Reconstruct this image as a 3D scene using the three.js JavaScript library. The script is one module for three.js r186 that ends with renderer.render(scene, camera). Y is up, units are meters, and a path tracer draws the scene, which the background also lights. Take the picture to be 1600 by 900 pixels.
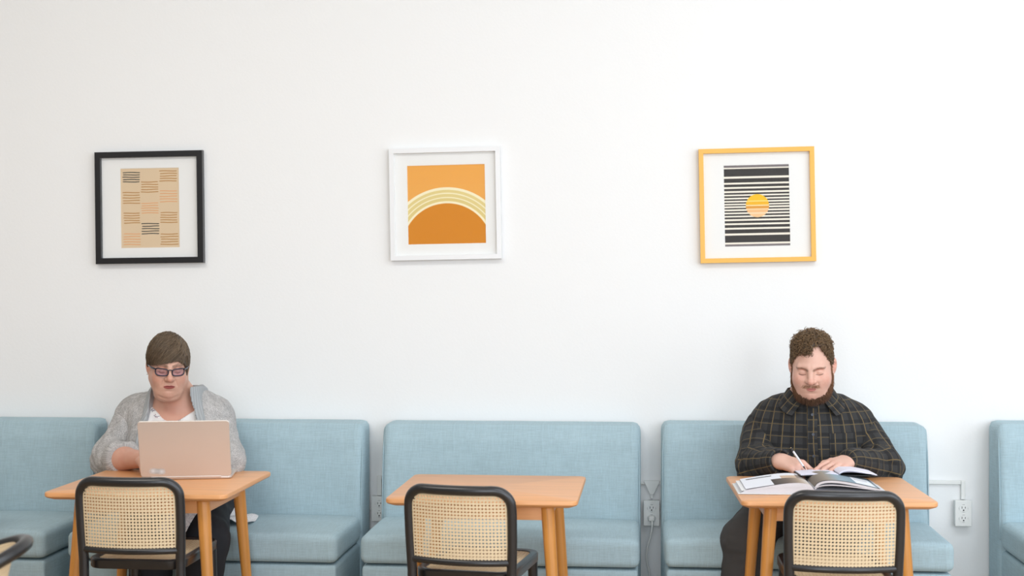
import * as THREE from 'three';
import { RoundedBoxGeometry } from 'three/addons/geometries/RoundedBoxGeometry.js';
import { mergeGeometries, mergeVertices } from 'three/addons/utils/BufferGeometryUtils.js';
import { RectAreaLightUniformsLib } from 'three/addons/lights/RectAreaLightUniformsLib.js';

// ---------------------------------------------------------------- camera, sky, light, exposure
const scene = new THREE.Scene();
const camera = new THREE.PerspectiveCamera(2 * Math.atan(450 / 2000) * 180 / Math.PI, 1600 / 900, 0.1, 100);
camera.position.set(0, 1.44, 5.26);
camera.rotation.set(0, Math.atan(0.075), 0);
camera.setViewOffset(1600, 900, -50, 10, 1600, 900);          // the picture is a crop a little off the lens axis
camera.focus = 4.75;
camera.userData.fStop = 2.6;
const renderer = new THREE.WebGLRenderer({ antialias: true });
renderer.toneMapping = THREE.LinearToneMapping;
renderer.toneMappingExposure = 0.465;
renderer.shadowMap.enabled = true;
scene.background = new THREE.Color().setRGB(0.78, 0.88, 1.0);
scene.backgroundIntensity = 2.0;
RectAreaLightUniformsLib.init();
function windowLight(name, w, h, pos, target, color, power) {
  const l = new THREE.RectAreaLight(color, power, w, h);
  l.name = name; l.position.set(...pos); l.lookAt(...target); scene.add(l);
}
const DAY = new THREE.Color().setRGB(0.888, 0.957, 1.035), WARM = new THREE.Color().setRGB(1.0, 0.955, 0.87);
windowLight('front_window_daylight', 2.1, 3.0, [3.0, 2.05, 6.95], [3.0, 2.05, 0], DAY, 11);
windowLight('front_door_daylight', 1.7, 3.1, [-0.35, 1.95, 6.95], [-0.35, 1.95, 0], DAY, 11);
windowLight('side_window_daylight', 3.6, 2.7, [4.17, 2.2, 3.6], [0, 2.2, 3.6], DAY, 5.5);
windowLight('skylight_daylight', 2.4, 1.2, [-2.6, 3.88, 3.2], [-2.6, 0, 3.2], WARM, 13.5);
windowLight('skylight_daylight', 2.4, 1.2, [1.4, 3.88, 3.2], [1.4, 0, 3.2], DAY, 11);

// ---------------------------------------------------------------- helpers
const V = (x, y, z) => new THREE.Vector3(x, y, z);
function rngOf(seed) { let s = seed >>> 0; return () => { s = (s + 0x6d2b79f5) | 0; let t = Math.imul(s ^ (s >>> 15), 1 | s); t = (t + Math.imul(t ^ (t >>> 7), 61 | t)) ^ t; return ((t ^ (t >>> 14)) >>> 0) / 4294967296; }; }
const clamp = (x, a = 0, b = 1) => Math.min(b, Math.max(a, x));
const mix = (a, b, t) => a + (b - a) * t;
const smooth = (a, b, x) => { const t = clamp((x - a) / (b - a)); return t * t * (3 - 2 * t); };
const hash = (x, y, z) => { let h = Math.imul(x | 0, 374761393) ^ Math.imul(y | 0, 668265263) ^ Math.imul(z | 0, 2147483647 ^ 1274126177); h = Math.imul(h ^ (h >>> 13), 1274126177); return ((h ^ (h >>> 16)) >>> 0) / 4294967296; };
function noise(x, y = 0, z = 0) {                              // value noise, -1 .. 1
  const ix = Math.floor(x), iy = Math.floor(y), iz = Math.floor(z);
  let fx = x - ix, fy = y - iy, fz = z - iz; fx = fx * fx * (3 - 2 * fx); fy = fy * fy * (3 - 2 * fy); fz = fz * fz * (3 - 2 * fz);
  let s = 0;
  for (let c = 0; c < 8; c++) { const a = c & 1, b = (c >> 1) & 1, d = c >> 2; s += (a ? fx : 1 - fx) * (b ? fy : 1 - fy) * (d ? fz : 1 - fz) * hash(ix + a, iy + b, iz + d); }
  return s * 2 - 1;
}
const used = {};
function numbered(name) { const n = used[name] = (used[name] ?? -1) + 1; return n ? name + '_' + String(n).padStart(3, '0') : name; }
const shade = (o) => { o.traverse((m) => { if (m.isMesh) { m.castShadow = true; m.receiveShadow = true; } }); return o; };
function tag(o, label, category, group, kind) { o.userData.label = label; if (category) o.userData.category = category; if (group) o.userData.group = group; if (kind) o.userData.kind = kind; return o; }
function thing(name, label, category, pos = [0, 0, 0], turn = 0, group) {
  const o = new THREE.Group(); o.name = numbered(name); scene.add(o); o.position.set(...pos); o.rotation.y = turn;
  return tag(o, label, category, group);
}
function part(parent, name, geo, mat, label) {
  const m = new THREE.Mesh(geo, mat); m.name = numbered(name); m.castShadow = m.receiveShadow = true; parent.add(m); if (label) m.userData.label = label; return m;
}
function dup(root, label, pos, turn) {
  const r = root.clone(); r.name = numbered(root.name.replace(/_\d{3}$/, '')); scene.add(r);
  r.traverse((o) => { if (o !== r) o.name = numbered(o.name.replace(/_\d{3}$/, '')); });
  r.position.set(...pos); if (turn !== undefined) r.rotation.y = turn; r.userData.label = label; return r;
}
function structure(name, geo, mat, label) { const m = part(scene, name, geo, mat, label); m.userData.kind = 'structure'; return m; }
function boxUV(g, s = 1) {                                     // uv in metres, projected on the dominant axis of each face
  g = g.index ? g.toNonIndexed() : g;
  const p = g.attributes.position, uv = new Float32Array(p.count * 2), a = V(), b = V(), c = V();
  for (let i = 0; i < p.count; i += 3) {
    a.fromBufferAttribute(p, i); b.fromBufferAttribute(p, i + 1); c.fromBufferAttribute(p, i + 2);
    const n = b.clone().sub(a).cross(c.clone().sub(a)), x = Math.abs(n.x), y = Math.abs(n.y), z = Math.abs(n.z);
    [a, b, c].forEach((q, k) => { const [u, v] = x > y && x > z ? [q.z, q.y] : y > z ? [q.x, q.z] : [q.x, q.y]; uv[(i + k) * 2] = u * s; uv[(i + k) * 2 + 1] = v * s; });
  }
  g.setAttribute('uv', new THREE.BufferAttribute(uv, 2)); return g;
}
const box = (w, h, d, x = 0, y = 0, z = 0) => boxUV(new THREE.BoxGeometry(w, h, d).translate(x, y, z));
const rbox = (w, h, d, r, x = 0, y = 0, z = 0, seg = 2) => boxUV(new RoundedBoxGeometry(w, h, d, seg, r).translate(x, y, z));
function tube(pts, r, seg = 40, rad = 10, closed = false) { return new THREE.TubeGeometry(new THREE.CatmullRomCurve3(pts.map((p) => p.isVector3 ? p : V(...p)), closed, 'centripetal'), seg, r, rad, closed); }
function join(list) { return mergeGeometries(list.map((g) => { g = g.index ? g.toNonIndexed() : g; const o = new THREE.BufferGeometry(); for (const k of ['position', 'normal', 'uv']) o.setAttribute(k, g.attributes[k]); return o; })); }
function taperTube(pts, radii, sides = 6, flat = 1) {          // tube with a radius per point, closed at the ends; positions + normals
  const n = pts.length, pos = [], idx = [], uv = [];
  let side = V(1, 0, 0);
  for (let i = 0; i < n; i++) {
    const t = pts[Math.min(i + 1, n - 1)].clone().sub(pts[Math.max(i - 1, 0)]).normalize();
    if (Math.abs(t.dot(side)) > 0.9) side = Math.abs(t.y) < 0.8 ? V(0, 1, 0) : V(0, 0, 1);
    side = side.clone().addScaledVector(t, -side.dot(t)).normalize();
    const up = t.clone().cross(side);
    for (let k = 0; k < sides; k++) { const a = k / sides * 6.2832; const q = pts[i].clone().addScaledVector(side, Math.cos(a) * radii[i]).addScaledVector(up, Math.sin(a) * radii[i] * flat); pos.push(q.x, q.y, q.z); uv.push(k / sides, i / n); }
  }
  for (let i = 0; i < n - 1; i++) for (let k = 0; k < sides; k++) { const a = i * sides + k, b = i * sides + (k + 1) % sides; idx.push(a, b, a + sides, b, b + sides, a + sides); }
  const g = new THREE.BufferGeometry(); g.setAttribute('position', new THREE.Float32BufferAttribute(pos, 3)); g.setAttribute('uv', new THREE.Float32BufferAttribute(uv, 2)); g.setIndex(idx); g.computeVertexNormals(); return g;
}
function ringLoft(rings) {                                     // rings of equal length, bottom first, capped at both ends
  const n = rings[0].length, pos = [], idx = [];
  for (const r of rings) for (const q of r) pos.push(...q);
  for (let i = 0; i < rings.length - 1; i++) for (let k = 0; k < n; k++) { const a = i * n + k, b = i * n + (k + 1) % n; idx.push(a, a + n, b, b, a + n, b + n); }
  const cap = (i, flip) => { const c = [0, 0, 0]; for (const q of rings[i]) for (let k = 0; k < 3; k++) c[k] += q[k] / n; const at = pos.length / 3; pos.push(...c); for (let k = 0; k < n; k++) { const a = i * n + k, b = i * n + (k + 1) % n; flip ? idx.push(at, a, b) : idx.push(at, b, a); } };
  cap(0, true); cap(rings.length - 1, false);
  let g = new THREE.BufferGeometry(); g.setAttribute('position', new THREE.Float32BufferAttribute(pos, 3)); g.setIndex(idx);
  g = boxUV(g); g.computeVertexNormals(); return g;
}
function roundRect(hw, hd, r, y, seg = 8) {                    // outline in the xz plane
  const out = [];
  [[1, 1], [-1, 1], [-1, -1], [1, -1]].forEach(([sx, sz], q) => { for (let k = 0; k <= seg; k++) { const a = (q + k / seg) * Math.PI / 2; out.push([sx * (hw - r) + r * Math.cos(a), y, sz * (hd - r) + r * Math.sin(a)]); } });
  return out;
}
function grid(nu, nv, f, thick) {                              // a curved sheet f(u, v) with thickness along its own normal
  const P = [], N = [], e = 1e-3;
  for (let j = 0; j <= nv; j++) for (let i = 0; i <= nu; i++) {
    const u = i / nu, v = j / nv, p = V(...f(u, v));
    const a = V(...f(Math.min(1, u + e), v)).sub(V(...f(Math.max(0, u - e), v))), b = V(...f(u, Math.min(1, v + e))).sub(V(...f(u, Math.max(0, v - e))));
    P.push(p); N.push(a.cross(b).normalize());
  }
  const pos = [], uv = [], idx = [], W = nu + 1, C = P.length;
  for (const s of [1, 0]) P.forEach((p, k) => { const q = p.clone().addScaledVector(N[k], s ? 0 : -thick); pos.push(q.x, q.y, q.z); uv.push((k % W) / nu, Math.floor(k / W) / nv); });
  for (let j = 0; j < nv; j++) for (let i = 0; i < nu; i++) { const a = j * W + i; idx.push(a, a + 1, a + W, a + 1, a + W + 1, a + W, C + a, C + a + W, C + a + 1, C + a + 1, C + a + W, C + a + W + 1); }
  const edge = (a, b) => idx.push(a, C + a, b, b, C + a, C + b);
  for (let i = 0; i < nu; i++) { edge(i + 1, i); edge(nv * W + i, nv * W + i + 1); }
  for (let j = 0; j < nv; j++) { edge(j * W, (j + 1) * W); edge((j + 1) * W + nu, j * W + nu); }
  let g = new THREE.BufferGeometry(); g.setAttribute('position', new THREE.Float32BufferAttribute(pos, 3)); g.setAttribute('uv', new THREE.Float32BufferAttribute(uv, 2)); g.setIndex(idx); g = g.toNonIndexed(); g.computeVertexNormals();
  const m = mergeNormals(g); return m;
}
function mergeNormals(g, cosLimit = 0.6) {                      // smooth normals except across sharp edges
  const p = g.attributes.position, n = g.attributes.normal, at = new Map(), out = new Float32Array(n.array.length);
  const key = (i) => Math.round(p.getX(i) * 2e4) + ',' + Math.round(p.getY(i) * 2e4) + ',' + Math.round(p.getZ(i) * 2e4);
  for (let i = 0; i < p.count; i++) { const k = key(i); (at.get(k) ?? at.set(k, []).get(k)).push(i); }
  for (let i = 0; i < p.count; i++) { let x = 0, y = 0, z = 0; const a = [n.getX(i), n.getY(i), n.getZ(i)]; for (const j of at.get(key(i))) { const b = [n.getX(j), n.getY(j), n.getZ(j)]; if (a[0] * b[0] + a[1] * b[1] + a[2] * b[2] > cosLimit) { x += b[0]; y += b[1]; z += b[2]; } } const l = Math.hypot(x, y, z) || 1; out.set([x / l, y / l, z / l], i * 3); }
  g.setAttribute('normal', new THREE.BufferAttribute(out, 3)); return g;
}

// distance fields and their surface (surface nets)
const smin = (a, b, k) => { const h = Math.max(k - Math.abs(a - b), 0) / k; return Math.min(a, b) - h * h * k * 0.25; };
const smax = (a, b, k) => -smin(-a, -b, k);
function cone(px, py, pz, a, b, r1, r2) { const bx = b[0] - a[0], by = b[1] - a[1], bz = b[2] - a[2], x = px - a[0], y = py - a[1], z = pz - a[2]; const h = clamp((x * bx + y * by + z * bz) / (bx * bx + by * by + bz * bz)); return Math.hypot(x - bx * h, y - by * h, z - bz * h) - mix(r1, r2, h); }
function ell(px, py, pz, c, r) { const x = px - c[0], y = py - c[1], z = pz - c[2]; const k0 = Math.hypot(x / r[0], y / r[1], z / r[2]), k1 = Math.hypot(x / (r[0] * r[0]), y / (r[1] * r[1]), z / (r[2] * r[2])); return k1 < 1e-9 ? -Math.min(...r) : k0 * (k0 - 1) / k1; }
const ball = (px, py, pz, x, y, z, r) => Math.hypot(px - x, py - y, pz - z) - r;
function nets(sdf, lo, hi, cell, { color, uv } = {}) {
  const n = [0, 1, 2].map((k) => Math.ceil((hi[k] - lo[k]) / cell) + 1), B = 8, [nx, ny, nz] = n;
  const val = new Float32Array(nx * ny * nz).fill(1), at = (x, y, z) => (z * ny + y) * nx + x;
  for (let z0 = 0; z0 < nz; z0 += B) for (let y0 = 0; y0 < ny; y0 += B) for (let x0 = 0; x0 < nx; x0 += B) {
    const c = sdf(lo[0] + (x0 + B / 2) * cell, lo[1] + (y0 + B / 2) * cell, lo[2] + (z0 + B / 2) * cell), far = Math.abs(c) > B * cell * 0.88 * 1.7 + 0.012;
    for (let z = z0; z < Math.min(z0 + B, nz); z++) for (let y = y0; y < Math.min(y0 + B, ny); y++) for (let x = x0; x < Math.min(x0 + B, nx); x++) val[at(x, y, z)] = far ? c : sdf(lo[0] + x * cell, lo[1] + y * cell, lo[2] + z * cell);
  }
  const vert = new Int32Array(nx * ny * nz).fill(-1), pos = [], idx = [];
  for (let z = 0; z < nz - 1; z++) for (let y = 0; y < ny - 1; y++) for (let x = 0; x < nx - 1; x++) {
    let mask = 0; const v = [];
    for (let c = 0; c < 8; c++) { v[c] = val[at(x + (c & 1), y + ((c >> 1) & 1), z + (c >> 2))]; if (v[c] < 0) mask |= 1 << c; }
    if (mask === 0 || mask === 255) continue;
    let sx = 0, sy = 0, sz = 0, k = 0;
    for (let c = 0; c < 8; c++) for (const b of [1, 2, 4]) { if (c & b) continue; const d = c | b; if ((v[c] < 0) === (v[d] < 0)) continue; const t = v[c] / (v[c] - v[d]); sx += (c & 1) + (b === 1 ? t : 0); sy += ((c >> 1) & 1) + (b === 2 ? t : 0); sz += (c >> 2) + (b === 4 ? t : 0); k++; }
    vert[at(x, y, z)] = pos.length / 3; pos.push(lo[0] + (x + sx / k) * cell, lo[1] + (y + sy / k) * cell, lo[2] + (z + sz / k) * cell);
  }
  const quad = (a, b, c, d, flip) => { if (a < 0 || b < 0 || c < 0 || d < 0) return; flip ? idx.push(a, c, b, a, d, c) : idx.push(a, b, c, a, c, d); };
  for (let z = 1; z < nz - 1; z++) for (let y = 1; y < ny - 1; y++) for (let x = 1; x < nx - 1; x++) {
    const s = val[at(x, y, z)] < 0;
    if (s !== val[at(x + 1, y, z)] < 0) quad(vert[at(x, y - 1, z - 1)], vert[at(x, y, z - 1)], vert[at(x, y, z)], vert[at(x, y - 1, z)], !s);
    if (s !== val[at(x, y + 1, z)] < 0) quad(vert[at(x - 1, y, z - 1)], vert[at(x - 1, y, z)], vert[at(x, y, z)], vert[at(x, y, z - 1)], !s);
    if (s !== val[at(x, y, z + 1)] < 0) quad(vert[at(x - 1, y - 1, z)], vert[at(x, y - 1, z)], vert[at(x, y, z)], vert[at(x - 1, y, z)], !s);
  }
  const C = pos.length / 3, nor = new Float32Array(C * 3), col = new Float32Array(C * 3).fill(1), tex = new Float32Array(C * 2), e = cell * 0.6;
  for (let i = 0; i < C; i++) {
    const x = pos[i * 3], y = pos[i * 3 + 1], z = pos[i * 3 + 2];
    const gx = sdf(x + e, y, z) - sdf(x - e, y, z), gy = sdf(x, y + e, z) - sdf(x, y - e, z), gz = sdf(x, y, z + e) - sdf(x, y, z - e), l = Math.hypot(gx, gy, gz) || 1;
    nor.set([gx / l, gy / l, gz / l], i * 3);
    if (color) col.set(color(x, y, z), i * 3);
    if (uv) tex.set(uv(x, y, z, gx / l, gy / l, gz / l), i * 2);
  }
  const g = new THREE.BufferGeometry();
  g.setAttribute('position', new THREE.Float32BufferAttribute(pos, 3)); g.setAttribute('normal', new THREE.BufferAttribute(nor, 3));
  g.setAttribute('uv', new THREE.BufferAttribute(tex, 2)); g.setAttribute('color', new THREE.BufferAttribute(col, 3)); g.setIndex(idx); return g;
}
const moved = (g, root) => g.translate(-root.position.x, -root.position.y, -root.position.z);

// textures
const srgb = (hex) => { const c = new THREE.Color(hex); return [c.r, c.g, c.b]; };
function canvasTexture(w, h, draw, color = true) {
  const c = document.createElement('canvas'); c.width = w; c.height = h; draw(c.getContext('2d'), w, h);
  const t = new THREE.CanvasTexture(c); t.wrapS = t.wrapT = THREE.RepeatWrapping; t.magFilter = THREE.LinearFilter; if (color) t.colorSpace = THREE.SRGBColorSpace; return t;
}
function dataTexture(w, h, f, color, per = 1) {                // f(x, y) gives r, g, b in 0..255; per = repeats per metre
  const d = new Uint8Array(w * h * 4);
  for (let y = 0; y < h; y++) for (let x = 0; x < w; x++) { const c = f(x, y), i = (y * w + x) * 4; d[i] = c[0]; d[i + 1] = c[1]; d[i + 2] = c[2]; d[i + 3] = 255; }
  const t = new THREE.DataTexture(d, w, h); t.wrapS = t.wrapT = THREE.RepeatWrapping; t.magFilter = THREE.LinearFilter; t.repeat.set(per, per);
  if (color) t.colorSpace = THREE.SRGBColorSpace; t.needsUpdate = true; return t;
}
const wrapNoise = (x, y, w, h, sx, sy, seed) => {              // noise that repeats over w x h
  const nx = Math.max(1, Math.round(w / sx)), ny = Math.max(1, Math.round(h / sy)), u = x / w * nx, v = y / h * ny, ix = Math.floor(u), iy = Math.floor(v); let fx = u - ix, fy = v - iy; fx *= fx * (3 - 2 * fx); fy *= fy * (3 - 2 * fy);
  const g = (a, b) => hash((ix + a) % nx, (iy + b) % ny, seed);
  return mix(mix(g(0, 0), g(1, 0), fx), mix(g(0, 1), g(1, 1), fx), fy) * 2 - 1;
};
const std = (o) => new THREE.MeshStandardMaterial(o), phys = (o) => new THREE.MeshPhysicalMaterial(o);

// ---------------------------------------------------------------- materials
const linen = (seed) => (x, y) => { const h = wrapNoise(x, y, 512, 512, 40, 2.2, seed), v = wrapNoise(x, y, 512, 512, 2.2, 40, seed + 1), f = wrapNoise(x, y, 512, 512, 2, 2, seed + 2), b = wrapNoise(x, y, 512, 512, 90, 90, seed + 3); return (h + v) * 0.5 + f * 0.35 + b * 0.25; };
const lf = linen(5);
const fabricMap = dataTexture(512, 512, (x, y) => { const k = 1 + lf(x, y) * 0.055; return [clamp(167 * k, 0, 255), clamp(190 * k, 0, 255), clamp(198 * k, 0, 255)]; }, true, 2.8);
const fabricBump = dataTexture(512, 512, (x, y) => { const k = clamp(128 + lf(x, y) * 80, 0, 255); return [k, k, k]; }, false, 2.8);
const woodField = (x, y, seed) => { const w = wrapNoise(x, y, 512, 512, 256, 24, seed) * 0.6 + wrapNoise(x, y, 512, 512, 170, 7, seed + 1) * 0.5 + wrapNoise(x, y, 512, 512, 60, 2, seed + 2) * 0.35; return w; };
const woodMap = (rgb, seed, amp) => dataTexture(512, 512, (x, y) => { const k = 1 + woodField(x, y, seed) * amp; return [clamp(rgb[0] * k, 0, 255), clamp(rgb[1] * k * (0.98 + 0.02 * k), 0, 255), clamp(rgb[2] * k * (0.94 + 0.06 * k), 0, 255)]; }, true, 1.6);
const M = {
  fabric: phys({ map: fabricMap, bumpMap: fabricBump, bumpScale: 0.0006, roughness: 0.95, sheen: 0.25, sheenRoughness: 0.6, sheenColor: new THREE.Color(0.7, 0.8, 0.85) }),
  wall: std({ color: new THREE.Color().setRGB(0.87, 0.87, 0.86), roughness: 0.8, bumpMap: dataTexture(256, 256, (x, y) => { const k = 128 + wrapNoise(x, y, 256, 256, 5, 5, 71) * 50 + wrapNoise(x, y, 256, 256, 30, 30, 72) * 40; return [k, k, k]; }, false, 3), bumpScale: 0.0004 }),
  ceiling: std({ color: new THREE.Color().setRGB(0.85, 0.85, 0.84), roughness: 0.9 }),
  greyWall: std({ color: new THREE.Color().setRGB(0.35, 0.34, 0.32), roughness: 0.85 }),
  floor: std({ map: woodMap([172, 143, 108], 31, 0.2), roughness: 0.5 }),
  tabletop: phys({ map: woodMap([222, 160, 106], 41, 0.05), roughness: 0.42, clearcoat: 0.25, clearcoatRoughness: 0.35 }),
  legwood: phys({ map: woodMap([206, 140, 66], 51, 0.12), roughness: 0.4, clearcoat: 0.3, clearcoatRoughness: 0.3 }),
  black: phys({ color: new THREE.Color().setRGB(0.012, 0.012, 0.014), roughness: 0.34, clearcoat: 0.4, clearcoatRoughness: 0.25 }),
  plate: std({ color: new THREE.Color().setRGB(0.8, 0.8, 0.77), roughness: 0.4 }),
  dark: std({ color: new THREE.Color().setRGB(0.02, 0.02, 0.02), roughness: 0.6 }),
  cordMat: std({ color: new THREE.Color().setRGB(0.82, 0.81, 0.77), roughness: 0.5 }),
  aluminium: phys({ color: new THREE.Color().setRGB(0.80, 0.74, 0.70), metalness: 0.75, roughness: 0.42 }),
  mat: std({ color: new THREE.Color().setRGB(0.86, 0.86, 0.84), roughness: 0.9 }),
  glass: phys({ color: 0xffffff, transmission: 1, thickness: 0, roughness: 0.01, ior: 1.45, specularIntensity: 0.5 }),
};
const caneTile = canvasTexture(128, 128, (g) => {              // one cell of the weave: paired strands each way and the diagonals over them
  g.fillStyle = '#d6bd98'; g.fillRect(0, 0, 128, 128);
  const line = (x0, y0, x1, y1, w, c) => { g.strokeStyle = c; g.lineWidth = w; g.beginPath(); g.moveTo(x0, y0); g.lineTo(x1, y1); g.stroke(); };
  for (const o of [0, 128]) for (const d of [-15, 15]) { line(o + d, 0, o + d, 128, 27, '#dfc7a2'); line(o + d, 0, o + d, 128, 3, '#cdb18a'); line(0, o + d, 128, o + d, 25, '#e6cfac'); }
  for (const s of [-64, 64, 192]) { line(s - 64, -64 + 0, s + 192, 192, 1, '#b89b74'); }
  for (const [a, b] of [[-128, 0], [0, 0], [128, 0]]) { line(a - 20, -20, a + 148, 148, 24, '#ebd7b5'); line(a + 148, -20, a - 20, 148, 24, '#e5cfaa'); }
  for (const o of [0, 128]) { line(o, 0, o, 128, 2.5, '#b1946c'); line(0, o, 128, o, 2.5, '#b1946c'); }
});
M.cane = phys({ map: caneTile, roughness: 0.55, bumpMap: caneTile, bumpScale: 0.0006, clearcoat: 0.12, clearcoatRoughness: 0.4 });
// ---------------------------------------------------------------- the room
const XL = -5.0, XR = 4.2, ZF = 7.0, H = 3.9;
structure('floor', box(XR - XL + 0.4, 0.1, ZF + 0.4, (XL + XR) / 2, -0.05, ZF / 2), M.floor, 'brown wooden floor under the tables');
structure('ceiling', join([box(XR - XL + 0.4, 0.2, 2.6, (XL + XR) / 2, H + 0.1, 1.3), box(XR - XL + 0.4, 0.2, ZF - 3.8, (XL + XR) / 2, H + 0.1, (ZF + 3.8) / 2),
  box(1.2, 0.2, 1.2, XL + 0.6, H + 0.1, 3.2), box(1.6, 0.2, 1.2, -0.6, H + 0.1, 3.2), box(1.6, 0.2, 1.2, XR - 0.8, H + 0.1, 3.2)]), M.ceiling, 'white ceiling with two skylight openings');
structure('wall_back', box(XR - XL + 0.4, H, 0.2, (XL + XR) / 2, H / 2, -0.1), M.wall, 'bright white painted wall behind the benches');
structure('wall_left', box(0.2, H, ZF, XL - 0.1, H / 2, ZF / 2), M.greyWall, 'grey side wall at the left end');
structure('wall_right', join([box(0.2, 0.8, ZF, XR + 0.1, 0.4, ZF / 2), box(0.2, 0.3, ZF, XR + 0.1, H - 0.15, ZF / 2), box(0.2, H, 1.7, XR + 0.1, H / 2, 0.85), box(0.2, H, 1.5, XR + 0.1, H / 2, ZF - 0.75)]), M.wall, 'white side wall with a wide window opening');
structure('wall_front', join([box(XR - XL, 0.40, 0.2, (XL + XR) / 2, 0.20, ZF + 0.1), box(XR - XL, 0.35, 0.2, (XL + XR) / 2, H - 0.175, ZF + 0.1), box(3.8, H, 0.2, XL + 1.9, H / 2, ZF + 0.1), box(1.4, H, 0.2, 1.2, H / 2, ZF + 0.1), box(0.15, H, 0.2, XR - 0.075, H / 2, ZF + 0.1)]), M.greyWall, 'grey front wall with two tall window openings');

// ---------------------------------------------------------------- benches
function benchGeometry(w) {
  const hw = w / 2;
  const poly = [[0.012, 0.0], [0.185, 0.0], [0.192, 0.50], [0.165, 0.80], [0.145, 0.866], [0.012, 0.868]];
  const poly2 = (z, y) => { let d = 1e9, s = 1; for (let i = 0, j = poly.length - 1; i < poly.length; j = i++) { const [ax, ay] = poly[i], [bx, by] = poly[j], ex = bx - ax, ey = by - ay, wx = z - ax, wy = y - ay, t = clamp((wx * ex + wy * ey) / (ex * ex + ey * ey)); d = Math.min(d, Math.hypot(wx - ex * t, wy - ey * t)); if ((ay > y) !== (by > y) && z < (bx - ax) * (y - ay) / (by - ay) + ax) s = -s; } return s * d; };
  const back = nets((x, y, z) => { const r = 0.032, a = poly2(z, y) + r, b = Math.abs(x) - hw + r; return Math.min(Math.max(a, b), 0) + Math.hypot(Math.max(a, 0), Math.max(b, 0)) - r + 0.0006 * noise(x * 7, y * 7, z * 5); }, [-hw - 0.03, -0.03, -0.02], [hw + 0.03, 0.91, 0.23], 0.011);
  const rb = (x, y, z, c, h, r) => { const a = Math.abs(x - c[0]) - h[0] + r, b = Math.abs(y - c[1]) - h[1] + r, d = Math.abs(z - c[2]) - h[2] + r; return Math.min(Math.max(a, b, d), 0) + Math.hypot(Math.max(a, 0), Math.max(b, 0), Math.max(d, 0)) - r; };
  const seat = nets((x, y, z) => { const crown = 0.014 * (1 - (x / hw) ** 4) * (1 - ((z - 0.40) / 0.24) ** 2); return rb(x, y - Math.max(0, crown) * smooth(0.42, 0.5, y), z, [0, 0.4475, 0.391], [hw - 0.004, 0.0525, 0.211], 0.026) + 0.0015 * noise(x * 7, y * 7, z * 7); }, [-hw - 0.02, 0.37, 0.16], [hw + 0.02, 0.55, 0.66], 0.010);
  const base = nets((x, y, z) => rb(x, y, z, [0, 0.192, 0.378], [hw - 0.010, 0.198, 0.210], 0.010), [-hw - 0.02, -0.03, 0.14], [hw + 0.02, 0.42, 0.64], 0.012);
  const weltPts = (s) => [[s * (hw - 0.004), 0.43, 0.176], [s * (hw - 0.005), 0.60, 0.173], [s * (hw - 0.006), 0.78, 0.154], [s * (hw - 0.010), 0.83, 0.142]];
  const seatWelt = roundRect(hw - 0.012, 0.201, 0.02, 0.488).map(([x, y, z]) => V(x, y + 0.0005, z + 0.391));
  return { back: boxUV(back), seat: boxUV(seat), base: boxUV(base), welts: [-1, 1].map((s) => tube(weltPts(s), 0.0028, 20, 6)), seatWelt: tube(seatWelt, 0.0026, 120, 6, true) };
}
const BW = 1.041, benchGeo = benchGeometry(BW);
function makeBench(label, x) {
  const b = thing('upholstered_bench', label, 'bench', [x, 0, 0.0]); b.userData.group = 'pale blue benches along the wall';
  const bk = part(b, 'backrest', benchGeo.back, M.fabric); for (const w of benchGeo.welts) part(bk, 'piping', w, M.fabric);
  const st = part(b, 'seat_cushion', benchGeo.seat, M.fabric); part(st, 'piping', benchGeo.seatWelt, M.fabric);
  part(b, 'base', benchGeo.base, M.fabric); return b;
}
const bench = makeBench('blue upholstered bench that the woman with the laptop sits on', -1.6345);
dup(bench, 'blue upholstered bench cut off by the left edge of the photo', [-2.7505, 0, 0]);
dup(bench, 'blue upholstered bench standing empty behind the unoccupied table', [-0.5175, 0, 0]);
dup(bench, 'blue upholstered bench that the bearded man sits on', [0.605, 0, 0]).scale.y = 1.010;
dup(bench, 'blue upholstered bench cut off by the right edge of the photo', [1.908, 0, 0]).scale.y = 1.022;

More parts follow.
